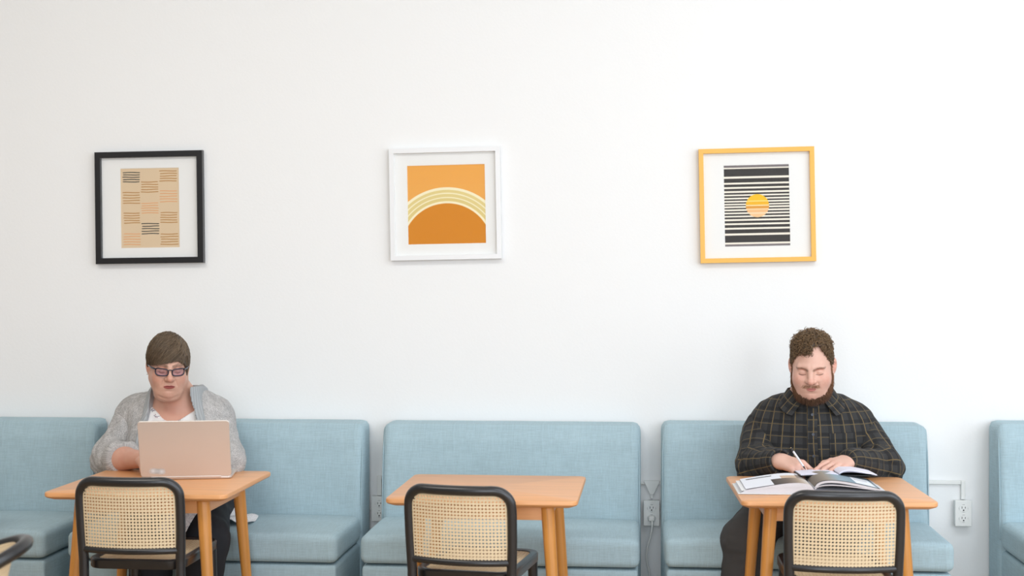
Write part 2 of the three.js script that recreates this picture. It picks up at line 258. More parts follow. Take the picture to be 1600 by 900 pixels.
// ---------------------------------------------------------------- framed prints
function framed(label, pos, tilt, w, h, bar, depth, frameMat, print, draw, px) {
  const f = thing('framed_print', label, 'picture', pos); f.rotation.z = tilt; f.userData.group = 'square framed prints on the wall';
  const rail = (len, along, x, y, turn) => {                   // mitred moulding
    const s = new THREE.Shape(); s.moveTo(-len / 2, bar / 2); s.lineTo(len / 2, bar / 2); s.lineTo(len / 2 - bar, -bar / 2); s.lineTo(-len / 2 + bar, -bar / 2); s.closePath();
    const g = new THREE.ExtrudeGeometry(s, { depth: depth - 0.002, bevelEnabled: true, bevelThickness: 0.001, bevelSize: 0.0008, bevelSegments: 2 }); g.rotateZ(turn); g.translate(x, y, 0.003); return boxUV(g);
  };
  part(f, 'frame_rail', rail(w, 0, 0, h / 2 - bar / 2, 0), frameMat); part(f, 'frame_rail', rail(w, 0, 0, -h / 2 + bar / 2, Math.PI), frameMat);
  part(f, 'frame_rail', rail(h, 1, -w / 2 + bar / 2, 0, Math.PI / 2), frameMat); part(f, 'frame_rail', rail(h, 1, w / 2 - bar / 2, 0, -Math.PI / 2), frameMat);
  const iw = w - 2 * bar + 0.004, ih = h - 2 * bar + 0.004, [x0, y0, x1, y1] = print;    // the window in the mat, from its centre
  const s = new THREE.Shape(); s.moveTo(-iw / 2, -ih / 2); s.lineTo(iw / 2, -ih / 2); s.lineTo(iw / 2, ih / 2); s.lineTo(-iw / 2, ih / 2); s.closePath();
  const o = new THREE.Path(); o.moveTo(x0, y0); o.lineTo(x0, y1); o.lineTo(x1, y1); o.lineTo(x1, y0); o.closePath(); s.holes.push(o);
  part(f, 'mat_board', boxUV(new THREE.ExtrudeGeometry(s, { depth: 0.0016, bevelEnabled: false }).translate(0, 0, 0.0085)), M.mat);
  const t = canvasTexture(px[0], px[1], draw); t.wrapS = t.wrapT = THREE.ClampToEdgeWrapping;
  part(f, 'print', new THREE.BoxGeometry(x1 - x0 + 0.002, y1 - y0 + 0.002, 0.002).translate((x0 + x1) / 2, (y0 + y1) / 2, 0.0073), std({ map: t, roughness: 0.85 }));
  part(f, 'backing_board', box(iw, ih, 0.003, 0, 0, 0.0045), M.dark);
  part(f, 'glass_pane', new THREE.BoxGeometry(iw, ih, 0.0012).translate(0, 0, 0.0135), M.glass);
  return f;
}
const lacquer = (r, g, b, rough = 0.35) => phys({ color: new THREE.Color().setRGB(r, g, b), roughness: rough, clearcoat: 0.3, clearcoatRoughness: 0.3 });
// black frame: three columns of short brush lines on beige
framed('black framed print with blocks of brush lines above the woman', [-2.0565, 1.752, 0.001], 0.013, 0.463, 0.470, 0.0235, 0.024, lacquer(0.012, 0.012, 0.014), [-0.1265, -0.169, 0.1255, 0.1655], (g, w, h) => {
  g.fillStyle = '#dfc7a6'; g.fillRect(0, 0, w, h);
  const r = rngOf(3), B = '#3b3b38', N = '#b98850', O = '#e2a878';
  const blocks = [[238, 360, 210, 275, B], [238, 361, 350, 425, N], [243, 359, 495, 563, N], [241, 361, 640, 715, O], [370, 492, 278, 348, N], [370, 492, 427, 495, O], [371, 497, 570, 640, B], [503, 626, 203, 273, N], [503, 626, 343, 418, O], [505, 626, 495, 563, N], [505, 630, 645, 717, N]];
  for (const [x0, x1, y0, y1, c] of blocks) for (let k = 0; k < 5; k++) {
    const y = mix(y0, y1, k / 4), a = (x0 + r() * 6 - 222) / 421 * w, b = (x1 - r() * 5 - 222) / 421 * w, yy = (y - 180) / 560 * h, p = r() * 6;
    g.strokeStyle = c; g.lineWidth = 7.5; g.lineCap = 'round'; g.beginPath(); g.moveTo(a, yy + Math.sin(p) * 1.6); for (let i = 1; i <= 12; i++) g.lineTo(mix(a, b, i / 12), yy + Math.sin(p + i * 0.4) * 1.6 + (r() - 0.5) * 0.6); g.stroke();
  }
}, [512, 680]);
// white frame: pale arches over orange
framed('white framed print with a cream arch on orange, above the empty bench', [-0.802, 1.762, 0.001], 0.0185, 0.461, 0.462, 0.0185, 0.024, lacquer(0.84, 0.84, 0.84, 0.4), [-0.158, -0.1655, 0.1655, 0.1605], (g, w, h) => {
  const k = w / 571, X = 445 - 160, Y = 770 - 160, bg = g.createLinearGradient(0, 0, 0, h); bg.addColorStop(0, '#eda84e'); bg.addColorStop(1, '#eeae5c'); g.fillStyle = bg; g.fillRect(0, 0, w, h);
  const radii = [[448, '#f6ecc8'], [429, '#e2cf8c'], [409, '#f4e9c2'], [400, '#e2cf8c'], [378, '#f4e9c2'], [370, '#dfcb86'], [348, '#f6ecc8'], [332, '#d6871f']];
  for (const [r, c] of radii) { g.fillStyle = c; g.beginPath(); g.ellipse(X * k, Y * k, r * k * 1.0, r * k, 0, 0, 7); g.fill(); }
  g.fillStyle = '#d6871f'; g.fillRect(0, h * 0.985, w, h * 0.015);
}, [640, 640]);
// yellow frame: dark bars and a striped sun
framed('yellow framed print with dark bars and a sun, above the man', [0.4735, 1.7505, 0.001], 0.0185, 0.463, 0.463, 0.0175, 0.024, lacquer(0.84, 0.44, 0.045), [-0.131, -0.166, 0.131, 0.1635], (g, w, h) => {
  g.fillStyle = '#f3ecdd'; g.fillRect(0, 0, w, h);
  const Y = (y) => (y - 172) / 583 * h;
  const bars = [[172, 190, 1], [199, 253], [268, 297], [310, 328], [341, 357], [370, 382], [393, 405], [416, 427], [438, 448], [458, 466], [478, 488], [500, 511], [522, 534], [545, 558], [571, 587], [600, 619], [632, 660], [675, 725], [738, 756, 1]];
  for (const [a, b, grey] of bars) { g.fillStyle = grey ? '#7d7677' : '#3b3938'; g.fillRect(0, Y(a), w, Y(b) - Y(a)); }
  const cx = (458 - 218) / 472 * w, cy = Y(465), r = 83 / 583 * h;
  g.save(); g.beginPath(); g.arc(cx, cy, r, 0, 7); g.clip();
  const suns = [[380, 427, '#f4c02a'], [427, 436, '#f6d777'], [436, 458, '#efb62e'], [458, 467, '#f3d9a0'], [467, 484, '#dd9a3f'], [484, 494, '#f2cf9d'], [494, 512, '#eebb84'], [512, 522, '#f3d8b2'], [522, 552, '#f0c592']];
  for (const [a, b, c] of suns) { g.fillStyle = c; g.fillRect(0, Y(a), w, Y(b) - Y(a) + 1); }
  g.restore();
}, [512, 640]);

// ---------------------------------------------------------------- outlets, raceways, cord
function outlet(label, x, y) {
  const o = thing('power_outlet', label, 'outlet', [x, y, 0.001]); o.userData.group = 'wall outlets between the benches';
  part(o, 'back_box', rbox(0.062, 0.098, 0.032, 0.004, 0, 0, 0.016), M.plate);
  part(o, 'cover_plate', rbox(0.066, 0.104, 0.007, 0.003, 0, 0, 0.0345), M.plate);
  for (const s of [1, -1]) {
    const c = new THREE.Shape(); c.absarc(0, 0, 0.0165, 0, Math.PI * 2); const clip = 0.0135;
    const pts = []; for (let k = 0; k < 40; k++) { const a = k / 40 * 6.2832; pts.push(new THREE.Vector2(0.0165 * Math.cos(a), clamp(0.0165 * Math.sin(a), -clip, clip))); }
    const r = part(o, 'receptacle', boxUV(new THREE.ExtrudeGeometry(new THREE.Shape(pts), { depth: 0.0012, bevelEnabled: true, bevelSize: 0.0006, bevelThickness: 0.0006, bevelSegments: 2 }).translate(0, s * 0.0205, 0.0378)), M.plate);
    part(r, 'rim', boxUV(new THREE.TorusGeometry(0.0171, 0.0006, 6, 40).scale(1, 0.86, 1).translate(0, s * 0.0205, 0.0381)), M.dark);
    for (const [dx, hh] of [[-0.0064, 0.0085], [0.0064, 0.007]]) part(r, 'slot', box(0.0022, hh, 0.002, dx, s * 0.0205 + 0.0035, 0.0393), M.dark);
    part(r, 'ground_hole', new THREE.CylinderGeometry(0.0029, 0.0029, 0.002, 16).rotateX(Math.PI / 2).translate(0, s * 0.0205 - 0.0072, 0.0393), M.dark);
  }
  return o;
}
outlet('white double outlet half behind the empty table, near its left corner', -1.074, 0.501);
outlet('white double outlet with a white cord plugged in its lower socket', 0.047, 0.498);
outlet('white double outlet with bare sockets in the widest gap at right', 1.288, 0.514);
function raceway(label, runs) {                                // flat metal channel on the wall
  const r = thing('cable_raceway', label, 'cable cover', [runs[0][0], runs[0][1], 0.001]);
  runs.forEach(([x0, y0, x1, y1, name]) => part(r, name ?? 'channel', rbox(Math.abs(x1 - x0), Math.abs(y1 - y0), 0.014, 0.002, (x0 + x1) / 2 - runs[0][0], (y0 + y1) / 2 - runs[0][1], 0.007), M.plate));
  return r;
}
raceway('white cable channel bending behind the empty bench, above its outlet', [[-1.088, 0.553, -1.070, 0.634], [-1.0695, 0.620, -1.020, 0.634], [-1.14, 0.490, -1.108, 0.500]]);
const rw = raceway('white cable channel with a wedge shaped drop to the corded outlet', [[-0.03, 0.611, 0.14, 0.622], [0.0415, 0.554, 0.0545, 0.59, 'neck']]);
{ const s = new THREE.Shape(); s.moveTo(0.017, 0.626); s.lineTo(0.080, 0.626); s.lineTo(0.0555, 0.574); s.lineTo(0.0405, 0.574); s.closePath();
  part(rw, 'wedge_fitting', boxUV(new THREE.ExtrudeGeometry(s, { depth: 0.02, bevelEnabled: true, bevelSize: 0.001, bevelThickness: 0.001, bevelSegments: 2 }).translate(0.03, -0.611, 0.001)), M.plate); }
raceway('white cable channel with an elbow, right of the man', [[1.10, 0.626, 1.2845, 0.641], [1.285, 0.566, 1.301, 0.641]]);
{ const c = thing('charger_cable', 'white charger cable hanging from the lower socket of an outlet', 'cord', [0.047, 0, 0.06]);
  part(c, 'plug', rbox(0.026, 0.022, 0.024, 0.006, 0, 0.480, -0.006), M.cordMat);
  part(c, 'cable', tube([[0, 0.477, 0.0], [0.002, 0.466, 0.018], [0.000, 0.44, 0.018], [-0.008, 0.40, 0.012], [-0.020, 0.35, 0.008], [-0.019, 0.31, 0.006], [-0.010, 0.26, 0.004], [-0.008, 0.2, 0.004], [-0.015, 0.1, 0.002], [-0.02, 0.02, 0.0], [-0.02, 0.006, 0.03], [0.03, 0.006, 0.06]], 0.0036, 90, 8), M.cordMat); }

// ---------------------------------------------------------------- tables
function makeTable(label, pos, turn) {
  const t = thing('wooden_table', label, 'table', pos, turn); t.userData.group = 'small square wooden tables';
  const hw = 0.312, hd = 0.266, r = 0.026, ring = (i, y) => roundRect(hw - i, hd - i, Math.max(0.005, r - i * 0.5), y);
  const top = part(t, 'tabletop', mergeNormals(ringLoft([ring(0.022, 0.714), ring(0.004, 0.7215), ring(0.0, 0.726), ring(0.0, 0.735), ring(0.0015, 0.7385), ring(0.005, 0.74)]), 0.9), M.tabletop);
  for (const s of [-1, 1]) { part(t, 'apron', box(2 * (hw - 0.118), 0.05, 0.018, 0, 0.690, s * (hd - 0.078)), M.tabletop); part(t, 'apron', box(0.018, 0.05, 2 * (hd - 0.095), s * (hw - 0.100), 0.690, 0), M.tabletop); }
  for (const sx of [-1, 1]) for (const sz of [-1, 1]) {
    const prof = [[0.0001, 0], [0.0125, 0], [0.0135, 0.004], [0.0165, 0.25], [0.0205, 0.55], [0.0225, 0.70], [0.0225, 0.716], [0.0001, 0.716]].map(([a, b]) => new THREE.Vector2(a, b));
    const g = new THREE.LatheGeometry(prof, 28); { const u = g.attributes.uv; for (let i = 0; i < u.count; i++) { const a = u.getX(i), b = u.getY(i); u.setXY(i, b * 0.72, a * 0.13); } }
    const m = new THREE.Matrix4().makeTranslation(sx * (hw - 0.103), 0.716, sz * (hd - 0.080)).multiply(new THREE.Matrix4().makeRotationFromEuler(new THREE.Euler(-sz * 0.055, 0, sx * 0.072))).multiply(new THREE.Matrix4().makeTranslation(0, -0.716, 0));
    part(t, 'leg', g.applyMatrix4(m), M.legwood);
  }
  return t;
}
const table = makeTable('wooden table holding the open laptop in front of the woman', [-1.668, 0, 0.882], 0.0);
dup(table, 'empty wooden table with nothing on it, in the middle', [-0.508, 0, 0.916], -0.01);
dup(table, 'wooden table with open books in front of the man', [0.627, 0, 0.868], 0.03);

dup(table, 'wooden table at the left edge of the photo, only its corner tip in view', [-2.748, 0, 0.86], 0.0);

// ---------------------------------------------------------------- cane chairs
function caneGeometry(w, h, pitch, hole, inside, map, thick = 0.0016) {
  const pos = [], uv = [], idx = [], nx = Math.floor(w / pitch), ny = Math.floor(h / pitch);
  const put = (x, y, z, u, v) => { pos.push(...map(x, y, z)); uv.push(u, v); return pos.length / 3 - 1; };
  for (let j = 0; j < ny; j++) for (let i = 0; i < nx; i++) {
    const cx = (i + 0.5 - nx / 2) * pitch, cy = (j + 0.5 - ny / 2) * pitch; if (!inside(cx, cy)) continue;
    const o = [], p = []; for (let k = 0; k < 8; k++) { const a = (k + 0.5) * Math.PI / 4, m = Math.max(Math.abs(Math.cos(a)), Math.abs(Math.sin(a))); o.push([Math.cos(a) / m / 2, Math.sin(a) / m / 2]); p.push([Math.cos(a) * hole, Math.sin(a) * hole]); }
    const corner = [[0.5, 0.5], [-0.5, 0.5], [-0.5, -0.5], [0.5, -0.5]];
    for (const s of [1, -1]) {
      const O = o.map(([x, y]) => put(cx + x * pitch, cy + y * pitch, s * thick / 2, x + 0.5, y + 0.5)), P = p.map(([x, y]) => put(cx + x * pitch, cy + y * pitch, s * thick / 2, x + 0.5, y + 0.5)), C = corner.map(([x, y]) => put(cx + x * pitch, cy + y * pitch, s * thick / 2, x + 0.5, y + 0.5));
      for (let k = 0; k < 8; k++) { const n = (k + 1) % 8, t = [[P[k], O[k], O[n]], [P[k], O[n], P[n]]]; if (k % 2 === 0) t.push([O[k], C[k / 2], O[n]]); for (const q of t) s > 0 ? idx.push(q[0], q[1], q[2]) : idx.push(q[0], q[2], q[1]); }
    }
    const A = p.map(([x, y]) => put(cx + x * pitch, cy + y * pitch, thick / 2, x + 0.5, y + 0.5)), Bk = p.map(([x, y]) => put(cx + x * pitch, cy + y * pitch, -thick / 2, x + 0.5, y + 0.5));
    for (let k = 0; k < 8; k++) { const n = (k + 1) % 8; idx.push(A[k], A[n], Bk[k], A[n], Bk[n], Bk[k]); }
  }
  let g = new THREE.BufferGeometry(); g.setAttribute('position', new THREE.Float32BufferAttribute(pos, 3)); g.setAttribute('uv', new THREE.Float32BufferAttribute(uv, 2)); g.setIndex(idx); g = g.toNonIndexed(); g.computeVertexNormals(); return mergeNormals(g, 0.7);
}
function makeChair(label, pos, turn) {
  const c = thing('cane_chair', label, 'chair', pos, turn); c.userData.group = 'black framed cane chairs pushed up to the tables';
  const hw = 0.165, top = 0.80, sag = 0.032, R = 0.052, bend = (x, y) => sag * (1 - (x / hw) ** 2) + (y - 0.54) * 0.10;
  const pts = [[-hw + 0.004, 0.0], [-hw + 0.004, 0.3], [-hw + 0.004, 0.54], [-hw, 0.66]];
  const up = [[-hw, top - R]]; for (let k = 1; k <= 6; k++) { const a = k / 6 * Math.PI / 2; up.push([-hw + R - R * Math.cos(a), top - R + R * Math.sin(a)]); } for (let k = 1; k < 5; k++) up.push([mix(-hw + R, 0, k / 5), top]);
  const half = [...pts, ...up], all = [...half, [0, top], ...half.slice().reverse().map(([x, y]) => [-x, y])];
  const path = (list) => list.map(([x, y]) => V(x, y, bend(x, y) + (y < 0.5 ? (0.5 - y) * 0.12 : 0)));
  const iTop = all.filter(([, y]) => y >= 0.54);
  part(c, 'back_frame', tube(path(iTop), 0.0158, 140, 14), M.black);
  for (const s of [-1, 1]) {
    part(c, 'leg', tube(path([[s * (hw - 0.004), 0.0], [s * (hw - 0.004), 0.2], [s * (hw - 0.004), 0.4], [s * (hw - 0.004), 0.545]]), 0.0155, 20, 12), M.black);
    part(c, 'leg', taperTube([V(s * 0.146, 0, -0.38), V(s * 0.142, 0.25, -0.368), V(s * 0.138, 0.515, -0.355)], [0.0115, 0.0145, 0.017], 16), M.black);
  }
  const rail = []; for (let k = -8; k <= 8; k++) { const x = k / 8 * (hw - 0.004); rail.push(V(x, 0.575, bend(x, 0.575))); }
  part(c, 'cross_rail', tube(rail, 0.0112, 40, 12), M.black);
  for (const s of [-1, 1]) part(c, 'stretcher', taperTube([V(s * 0.163, 0.22, 0.03), V(s * 0.142, 0.22, -0.368)], [0.009, 0.009], 12), M.black);
  const ph = 0.225, inside = (x, y) => { const ax = Math.abs(x), ay = y; const r = 0.05, qx = ax - (hw - 0.006 - r), qy = Math.abs(ay) - (ph / 2 + 0.004 - r); return ay < 0 ? ax < hw - 0.006 : Math.max(qx, qy) < r && Math.hypot(Math.max(qx, 0), Math.max(qy, 0)) < r; };
  part(c, 'cane_back', caneGeometry(2 * hw, ph + 0.012, 0.0107, 0.285, inside, (x, y, z) => { const Y = 0.686 + y; return [x, Y, bend(x, Y) + z + 0.003]; }), M.cane, 'woven straw coloured cane panel');
  const ring = (i, y) => roundRect(0.163 - i, 0.190 - i, 0.060 - i, y, 10).map(([x, q, z]) => [x, q, z - 0.195]);
  const n = ring(0, 0).length, rings = [ring(0.003, 0.508), ring(0, 0.512), ring(0, 0.535), ring(0.004, 0.5395), ring(0.012, 0.5395), ring(0.026, 0.537), ring(0.028, 0.533), ring(0.028, 0.508)];
  const P = [], I = []; rings.forEach((r) => r.forEach((q) => P.push(...q))); for (let i = 0; i < rings.length; i++) for (let k = 0; k < n; k++) { const a = i * n + k, b = i * n + (k + 1) % n, j = (i + 1) % rings.length * n; I.push(a, j + k, b, b, j + k, j + (k + 1) % n); }
  let sg = new THREE.BufferGeometry(); sg.setAttribute('position', new THREE.Float32BufferAttribute(P, 3)); sg.setIndex(I); sg = boxUV(sg); sg.computeVertexNormals();
  part(c, 'seat_frame', mergeNormals(sg, 0.75), M.black);
  part(c, 'cane_seat', caneGeometry(0.33, 0.38, 0.0107, 0.285, (x, y) => { const r = 0.045, qx = Math.abs(x) - (0.143 - r), qy = Math.abs(y) - (0.167 - r); return Math.max(qx, qy) < r && Math.hypot(Math.max(qx, 0), Math.max(qy, 0)) < r; }, (x, y, z) => [x, 0.534 + z, -0.195 - y]), M.cane, 'woven straw coloured cane seat');
  return c;
}
const chair = makeChair('black framed cane chair in front of the laptop table', [-1.637, 0, 1.232], -0.01);
dup(chair, 'black framed cane chair at the empty middle table', [-0.552, 0, 1.315], -0.16);
dup(chair, 'black framed cane chair in front of the bearded man', [0.613, 0, 1.33], 0.0);

// ---------------------------------------------------------------- curved cane armchair at the lower left corner, out of focus
{ const a = thing('tub_armchair', 'blurred curved cane armchair with a dark rail at the lower left corner', 'chair', [-1.736, 0, 2.312], 0.46);
  const R = 0.25, rim = (t, y, k) => V(R * k * Math.sin(t), y, R * k * 0.6 * Math.cos(t));       // the back is at +x, the arms run down towards -x
  const railY = (t) => 0.797 - 0.40 * R * (1 - Math.sin(t)) ;
  const rail = []; for (let k = -24; k <= 24; k++) { const t = k / 24 * 2.3 + Math.PI / 2; rail.push(rim(t, railY(t), 1)); }
  part(a, 'top_rail', tube(rail, 0.0165, 90, 12), M.black);
  const cane = caneGeometry(4.6 * R, 0.27, 0.0107, 0.2, () => true, (x, y, z) => { const t = x / R + Math.PI / 2, f = (y + 0.135) / 0.27, k = mix(0.62, 0.90, f) + z / R; const p = rim(t, mix(0.48, railY(t), f), k); return [p.x, p.y, p.z]; });
  part(a, 'cane_panel', cane, M.cane);
  part(a, 'seat', ringLoft([0.44, 0.45, 0.49, 0.5].map((y, i) => { const out = []; for (let k = 0; k < 48; k++) { const t = k / 48 * 6.2832; const q = rim(t, y, i % 3 ? 0.66 : 0.62); out.push([-q.x, q.y, q.z]); } return out; })), M.black);
  for (const [sx, sz] of [[1, 1], [-1, 1], [1, -1], [-1, -1]]) part(a, 'leg', taperTube([V(sx * 0.14, 0, sz * 0.10), V(sx * 0.11, 0.45, sz * 0.06)], [0.012, 0.017], 12), M.black);
}
// ---------------------------------------------------------------- people: heads, hands, hair
function headFrame(center, pitch, yaw, roll, scale, narrow = 1) {
  const m = new THREE.Matrix4().compose(V(...center), new THREE.Quaternion().setFromEuler(new THREE.Euler(pitch, yaw, roll, 'YXZ')), V(scale * narrow, scale, scale)), inv = m.clone().invert(), e = inv.elements;
  return { m, inv, scale, local: (x, y, z) => [e[0] * x + e[4] * y + e[8] * z + e[12], e[1] * x + e[5] * y + e[9] * z + e[13], e[2] * x + e[6] * y + e[10] * z + e[14]] };
}
function mouth(x, y, w = 0.0245) {                                         // relief and colour of the lips; x is the distance from the middle of the face
  const t = 1 - (x / w) ** 2; if (t <= 0 || y < -0.085 || y > -0.04) return { bump: 0, crease: 0, ink: 0 };
  const q = y + 0.0610 + 0.5 * x * x, r = Math.sqrt(t), up = 0.0064 * t ** 0.6 * (1 - 0.22 * Math.exp(-((x / 0.004) ** 2))), lo = 0.0092 * t ** 0.7;
  return { bump: q > 0 ? Math.sin(Math.PI * clamp(q / up)) * 0.0022 * r : Math.sin(Math.PI * clamp(-q / lo)) * 0.0033 * r, crease: 0.0018 * Math.exp(-((q / 0.0012) ** 2)) * r, ink: q > 0 ? smooth(up + 0.0008, up - 0.0012, q) : smooth(lo + 0.0008, lo - 0.0014, -q) };
}
function headField(X, y, z, o) {
  const x = Math.abs(X), j = o.jowl;
  let d = ell(x, y, z, [0, 0.03, -0.015], [0.076, 0.09, 0.095]);
  d = smin(d, ell(x, y, z, [0, -0.025, 0.022], [0.064 + j * 0.2, 0.085, 0.066]), 0.03);
  d = smin(d, cone(x, y, z, [0.044 + j * 0.4, -0.045, 0.0], [0.028 + j * 0.4, -0.084, 0.05], 0.028 + j * 0.5, 0.025 + j * 0.4), 0.03);
  d = smin(d, ball(x, y, z, 0, -0.096, 0.066, 0.021), 0.024);
  d = smin(d, ball(x, y, z, 0.037, -0.032, 0.056, 0.027 + j * 0.2), 0.03);
  if (o.fold) { d = smin(d, ell(x, y, z, [0, -0.110, 0.022], [0.056, 0.026, 0.050]), 0.022); if (z > 0.02) d += 0.0022 * Math.exp(-(((y + 0.1125 - 6 * x * x) / 0.0065) ** 2)) * smooth(0.055, 0.03, x); }   // soft fold under the chin
  d = smin(d, cone(x, y, z, [0.010, 0.021, 0.084], [0.042, 0.022, 0.071], 0.0088, 0.0080), 0.014);
  d = smax(d, -ball(x, y, z, 0.032, 0.0005, 0.0985, 0.0190), 0.014);
  d = smin(d, ball(x, y, z, 0.031, 0.001, 0.0705 - (o.deepEyes ?? 0), 0.0150), 0.004);
  d = smin(d, cone(x, y, z, [0, 0.018, 0.082], [0, -0.026, 0.105], 0.0085, 0.0105), 0.014);
  d = smin(d, ball(x, y, z, 0, -0.028, 0.107, 0.0118), 0.008);
  d = smin(d, ball(x, y, z, 0.0125, -0.031, 0.095, 0.0085), 0.007);
  d = smax(d, -ball(x, y, z, 0.0062, -0.041, 0.103, 0.0036), 0.003);
  d = smin(d, ell(x, y, z, [0, -0.061, 0.069], [0.034, 0.022, 0.020]), 0.022);
  if (z > 0.05) {
    const m = mouth(x, y, o.mouthW); d -= m.bump; d += m.crease;
    d += 0.0022 * Math.exp(-(((y + 0.0785) / 0.0055) ** 2)) * Math.exp(-((x / 0.018) ** 2));                     // hollow under the lower lip
    d += 0.0016 * Math.exp(-(((x - 0.028 - (y + 0.045) * -0.35) / 0.0045) ** 2)) * smooth(-0.066, -0.054, y) * smooth(-0.028, -0.040, y);
  }
  let e = ell(x - 0.3 * (z + 0.012) * -1, y, z + 0.15 * y, [0.080, -0.002, -0.014], [0.010, 0.031, 0.019]); e = smax(e, -ball(x, y, z, 0.093, 0.003, -0.008, 0.011), 0.006);
  return o.noEar ? d : smin(d, e, 0.006);
}
function faceColor(X, y, z, o) {
  const x = Math.abs(X), c = o.skin.slice(), to = (t, k) => { for (let i = 0; i < 3; i++) c[i] = mix(c[i], t[i], clamp(k)); };
  const g = (a, b, d, r) => Math.exp(-((x - a) ** 2 + (y - b) ** 2 + (z - d) ** 2) / (r * r));
  to(o.blush, 0.75 * g(0.043, -0.028, 0.062, 0.026) + 0.6 * g(0, -0.03, 0.112, 0.016) + 0.35 * g(0, -0.1, 0.08, 0.02) + 0.5 * g(0.085, 0, -0.01, 0.03) + 0.12 * noise(X * 130, y * 130, z * 130) + 0.12 * noise(X * 420, y * 420, z * 420));
  if (z > 0.05) {
    const m = mouth(x, y, o.mouthW); to(o.lips, m.ink * 0.92); to([0.08, 0.02, 0.018], clamp(m.crease / 0.0018) * 0.7);
    if (o.stubble) { const k = smooth(0.035, 0.024, x) * smooth(-0.0425, -0.047, y) * smooth(-0.064, -0.057, y); to(o.stubble, k * 0.55 * (1 - m.ink) * (0.8 + 0.3 * noise(X * 500, y * 200, 5))); }
    to([0.12, 0.04, 0.03], 0.8 * g(0.0062, -0.0425, 0.101, 0.0042));
    const B = o.browLine ?? [0.021, 0.0255, 0.020];
    const brow = Math.min(cone(x, y, 0, [0.013, B[0], 0], [0.033, B[1], 0], 0.0030, 0.0032), cone(x, y, 0, [0.033, B[1], 0], [0.052, B[2], 0], 0.0032, 0.0015));
    to(o.brow, smooth(0.004, 0.0, brow) * o.browStrength * (0.75 + 0.25 * noise(X * 700, y * 250, 3)));
    const yl = -0.0080 + 16 * (x - 0.031) ** 2, lk = smooth(0.0165, 0.020, x) * smooth(0.0475, 0.044, x) * Math.exp(-(((y - yl) / (x > 0.03 ? 0.0017 : 0.0013)) ** 2)); to([0.035, 0.02, 0.016], lk * (o.lash ?? 0.9));
    const cr = cone(x, y, z, [0.018, 0.013, 0.082], [0.046, 0.013, 0.077], 0.001, 0.001); to(o.blush, smooth(0.005, 0, cr) * 0.4);
  }
  return c;
}
function surfaceRadius(field, d) { let r = 0.23; for (let k = 0; k < 60; k++) { const v = field(d[0] * r, d[1] * r, d[2] * r); if (v < 0.0004) break; r -= Math.max(v * 0.85, 0.0004); } return r; }
function hand(o) {                                             // fingers along +z, back of the hand +y, thumb on the -x side; wrist at the origin
  const s = o.scale, F = [[-0.031, 0.090, 0.044, 0.027, 0.022], [-0.0105, 0.095, 0.048, 0.031, 0.023], [0.010, 0.091, 0.045, 0.029, 0.022], [0.029, 0.082, 0.036, 0.022, 0.020]];
  const bones = [];
  F.forEach(([x, z, a, b, c], i) => {
    const [k0, k1, k2] = o.curl[i], sp = (o.spread ?? 0.06) * (i - 1.4); let p = [x, 0.0, z], ang = k0; const nx = Math.sin(sp);
    [[a, 0.0098, 0.0088], [b, 0.0088, 0.0080], [c, 0.0080, 0.0066]].forEach(([len, r1, r2], q) => { if (q) ang += q === 1 ? k1 : k2; const n = [p[0] + nx * len * Math.cos(Math.min(ang, 1.4)), p[1] - Math.sin(ang) * len, p[2] + Math.cos(ang) * len]; bones.push([p, n, i === 3 ? r1 * 0.88 : r1, i === 3 ? r2 * 0.88 : r2, i]); p = n; });
  });
  const T = o.thumb; const thumb = [[[-0.022, -0.006, 0.022], T[0], 0.0165, 0.0118], [T[0], T[1], 0.0112, 0.0100], [T[1], T[2], 0.0100, 0.0078]];
  const field = (x, y, z) => {
    let palm = cone(x, y, z, [-0.017, 0, 0.012], [-0.028, 0, 0.084], 0.0175, 0.0128);
    palm = smin(palm, cone(x, y, z, [-0.002, 0, 0.008], [-0.008, 0.001, 0.09], 0.018, 0.0132), 0.016);
    palm = smin(palm, cone(x, y, z, [0.012, 0, 0.010], [0.011, 0, 0.086], 0.0175, 0.0128), 0.016);
    palm = smin(palm, cone(x, y, z, [0.018, -0.002, 0.014], [0.028, -0.001, 0.076], 0.0165, 0.0118), 0.014);
    palm = smin(palm, cone(x * 0.85, y, z, [0, 0, -0.03], [0, 0, 0.012], 0.0215, 0.021), 0.02);
    let fs = 1;
    for (let f = 0; f < 4; f++) { let d = 1; for (const b of bones) if (b[4] === f) d = smin(d, cone(x, y, z, b[0], b[1], b[2], b[3]), 0.004); d = smin(d, palm, 0.006); fs = Math.min(fs, d); }
    let t = 1; for (const b of thumb) t = smin(t, cone(x, y, z, b[0], b[1], b[2], b[3]), 0.006);
    return smin(fs, t, 0.005);
  };
  const tips = bones.filter((b, i) => i % 3 === 2);
  const color = (x, y, z) => { const c = o.skin.slice(); let k = 0.15 * noise(x * 200, y * 200, z * 200); for (const b of bones) { k += 0.5 * Math.exp(-((x - b[0][0]) ** 2 + (y - b[0][1] - 0.006) ** 2 + (z - b[0][2]) ** 2) / 0.00008); } for (const b of tips) k += 0.4 * Math.exp(-((x - b[1][0]) ** 2 + (y - b[1][1]) ** 2 + (z - b[1][2]) ** 2) / 0.0001); for (let i = 0; i < 3; i++) c[i] = mix(c[i], o.blush[i], clamp(k) * 0.6); return c; };
  const g = nets(field, [-0.085, -0.125, -0.06], [0.06, 0.035, 0.205], 0.0026, { color });
  const z = V(...o.forward).normalize(), y = V(...o.back), xx = y.clone().cross(z).normalize(); y.copy(z).cross(xx).normalize();
  const m = new THREE.Matrix4().makeBasis(o.mirror ? xx.clone().negate() : xx, y, z).scale(V(s, s, s)).setPosition(...o.at);
  g.applyMatrix4(m);
  if (o.mirror) { const I = g.index.array; for (let i = 0; i < I.length; i += 3) { const t = I[i]; I[i] = I[i + 1]; I[i + 1] = t; } }
  return g;
}
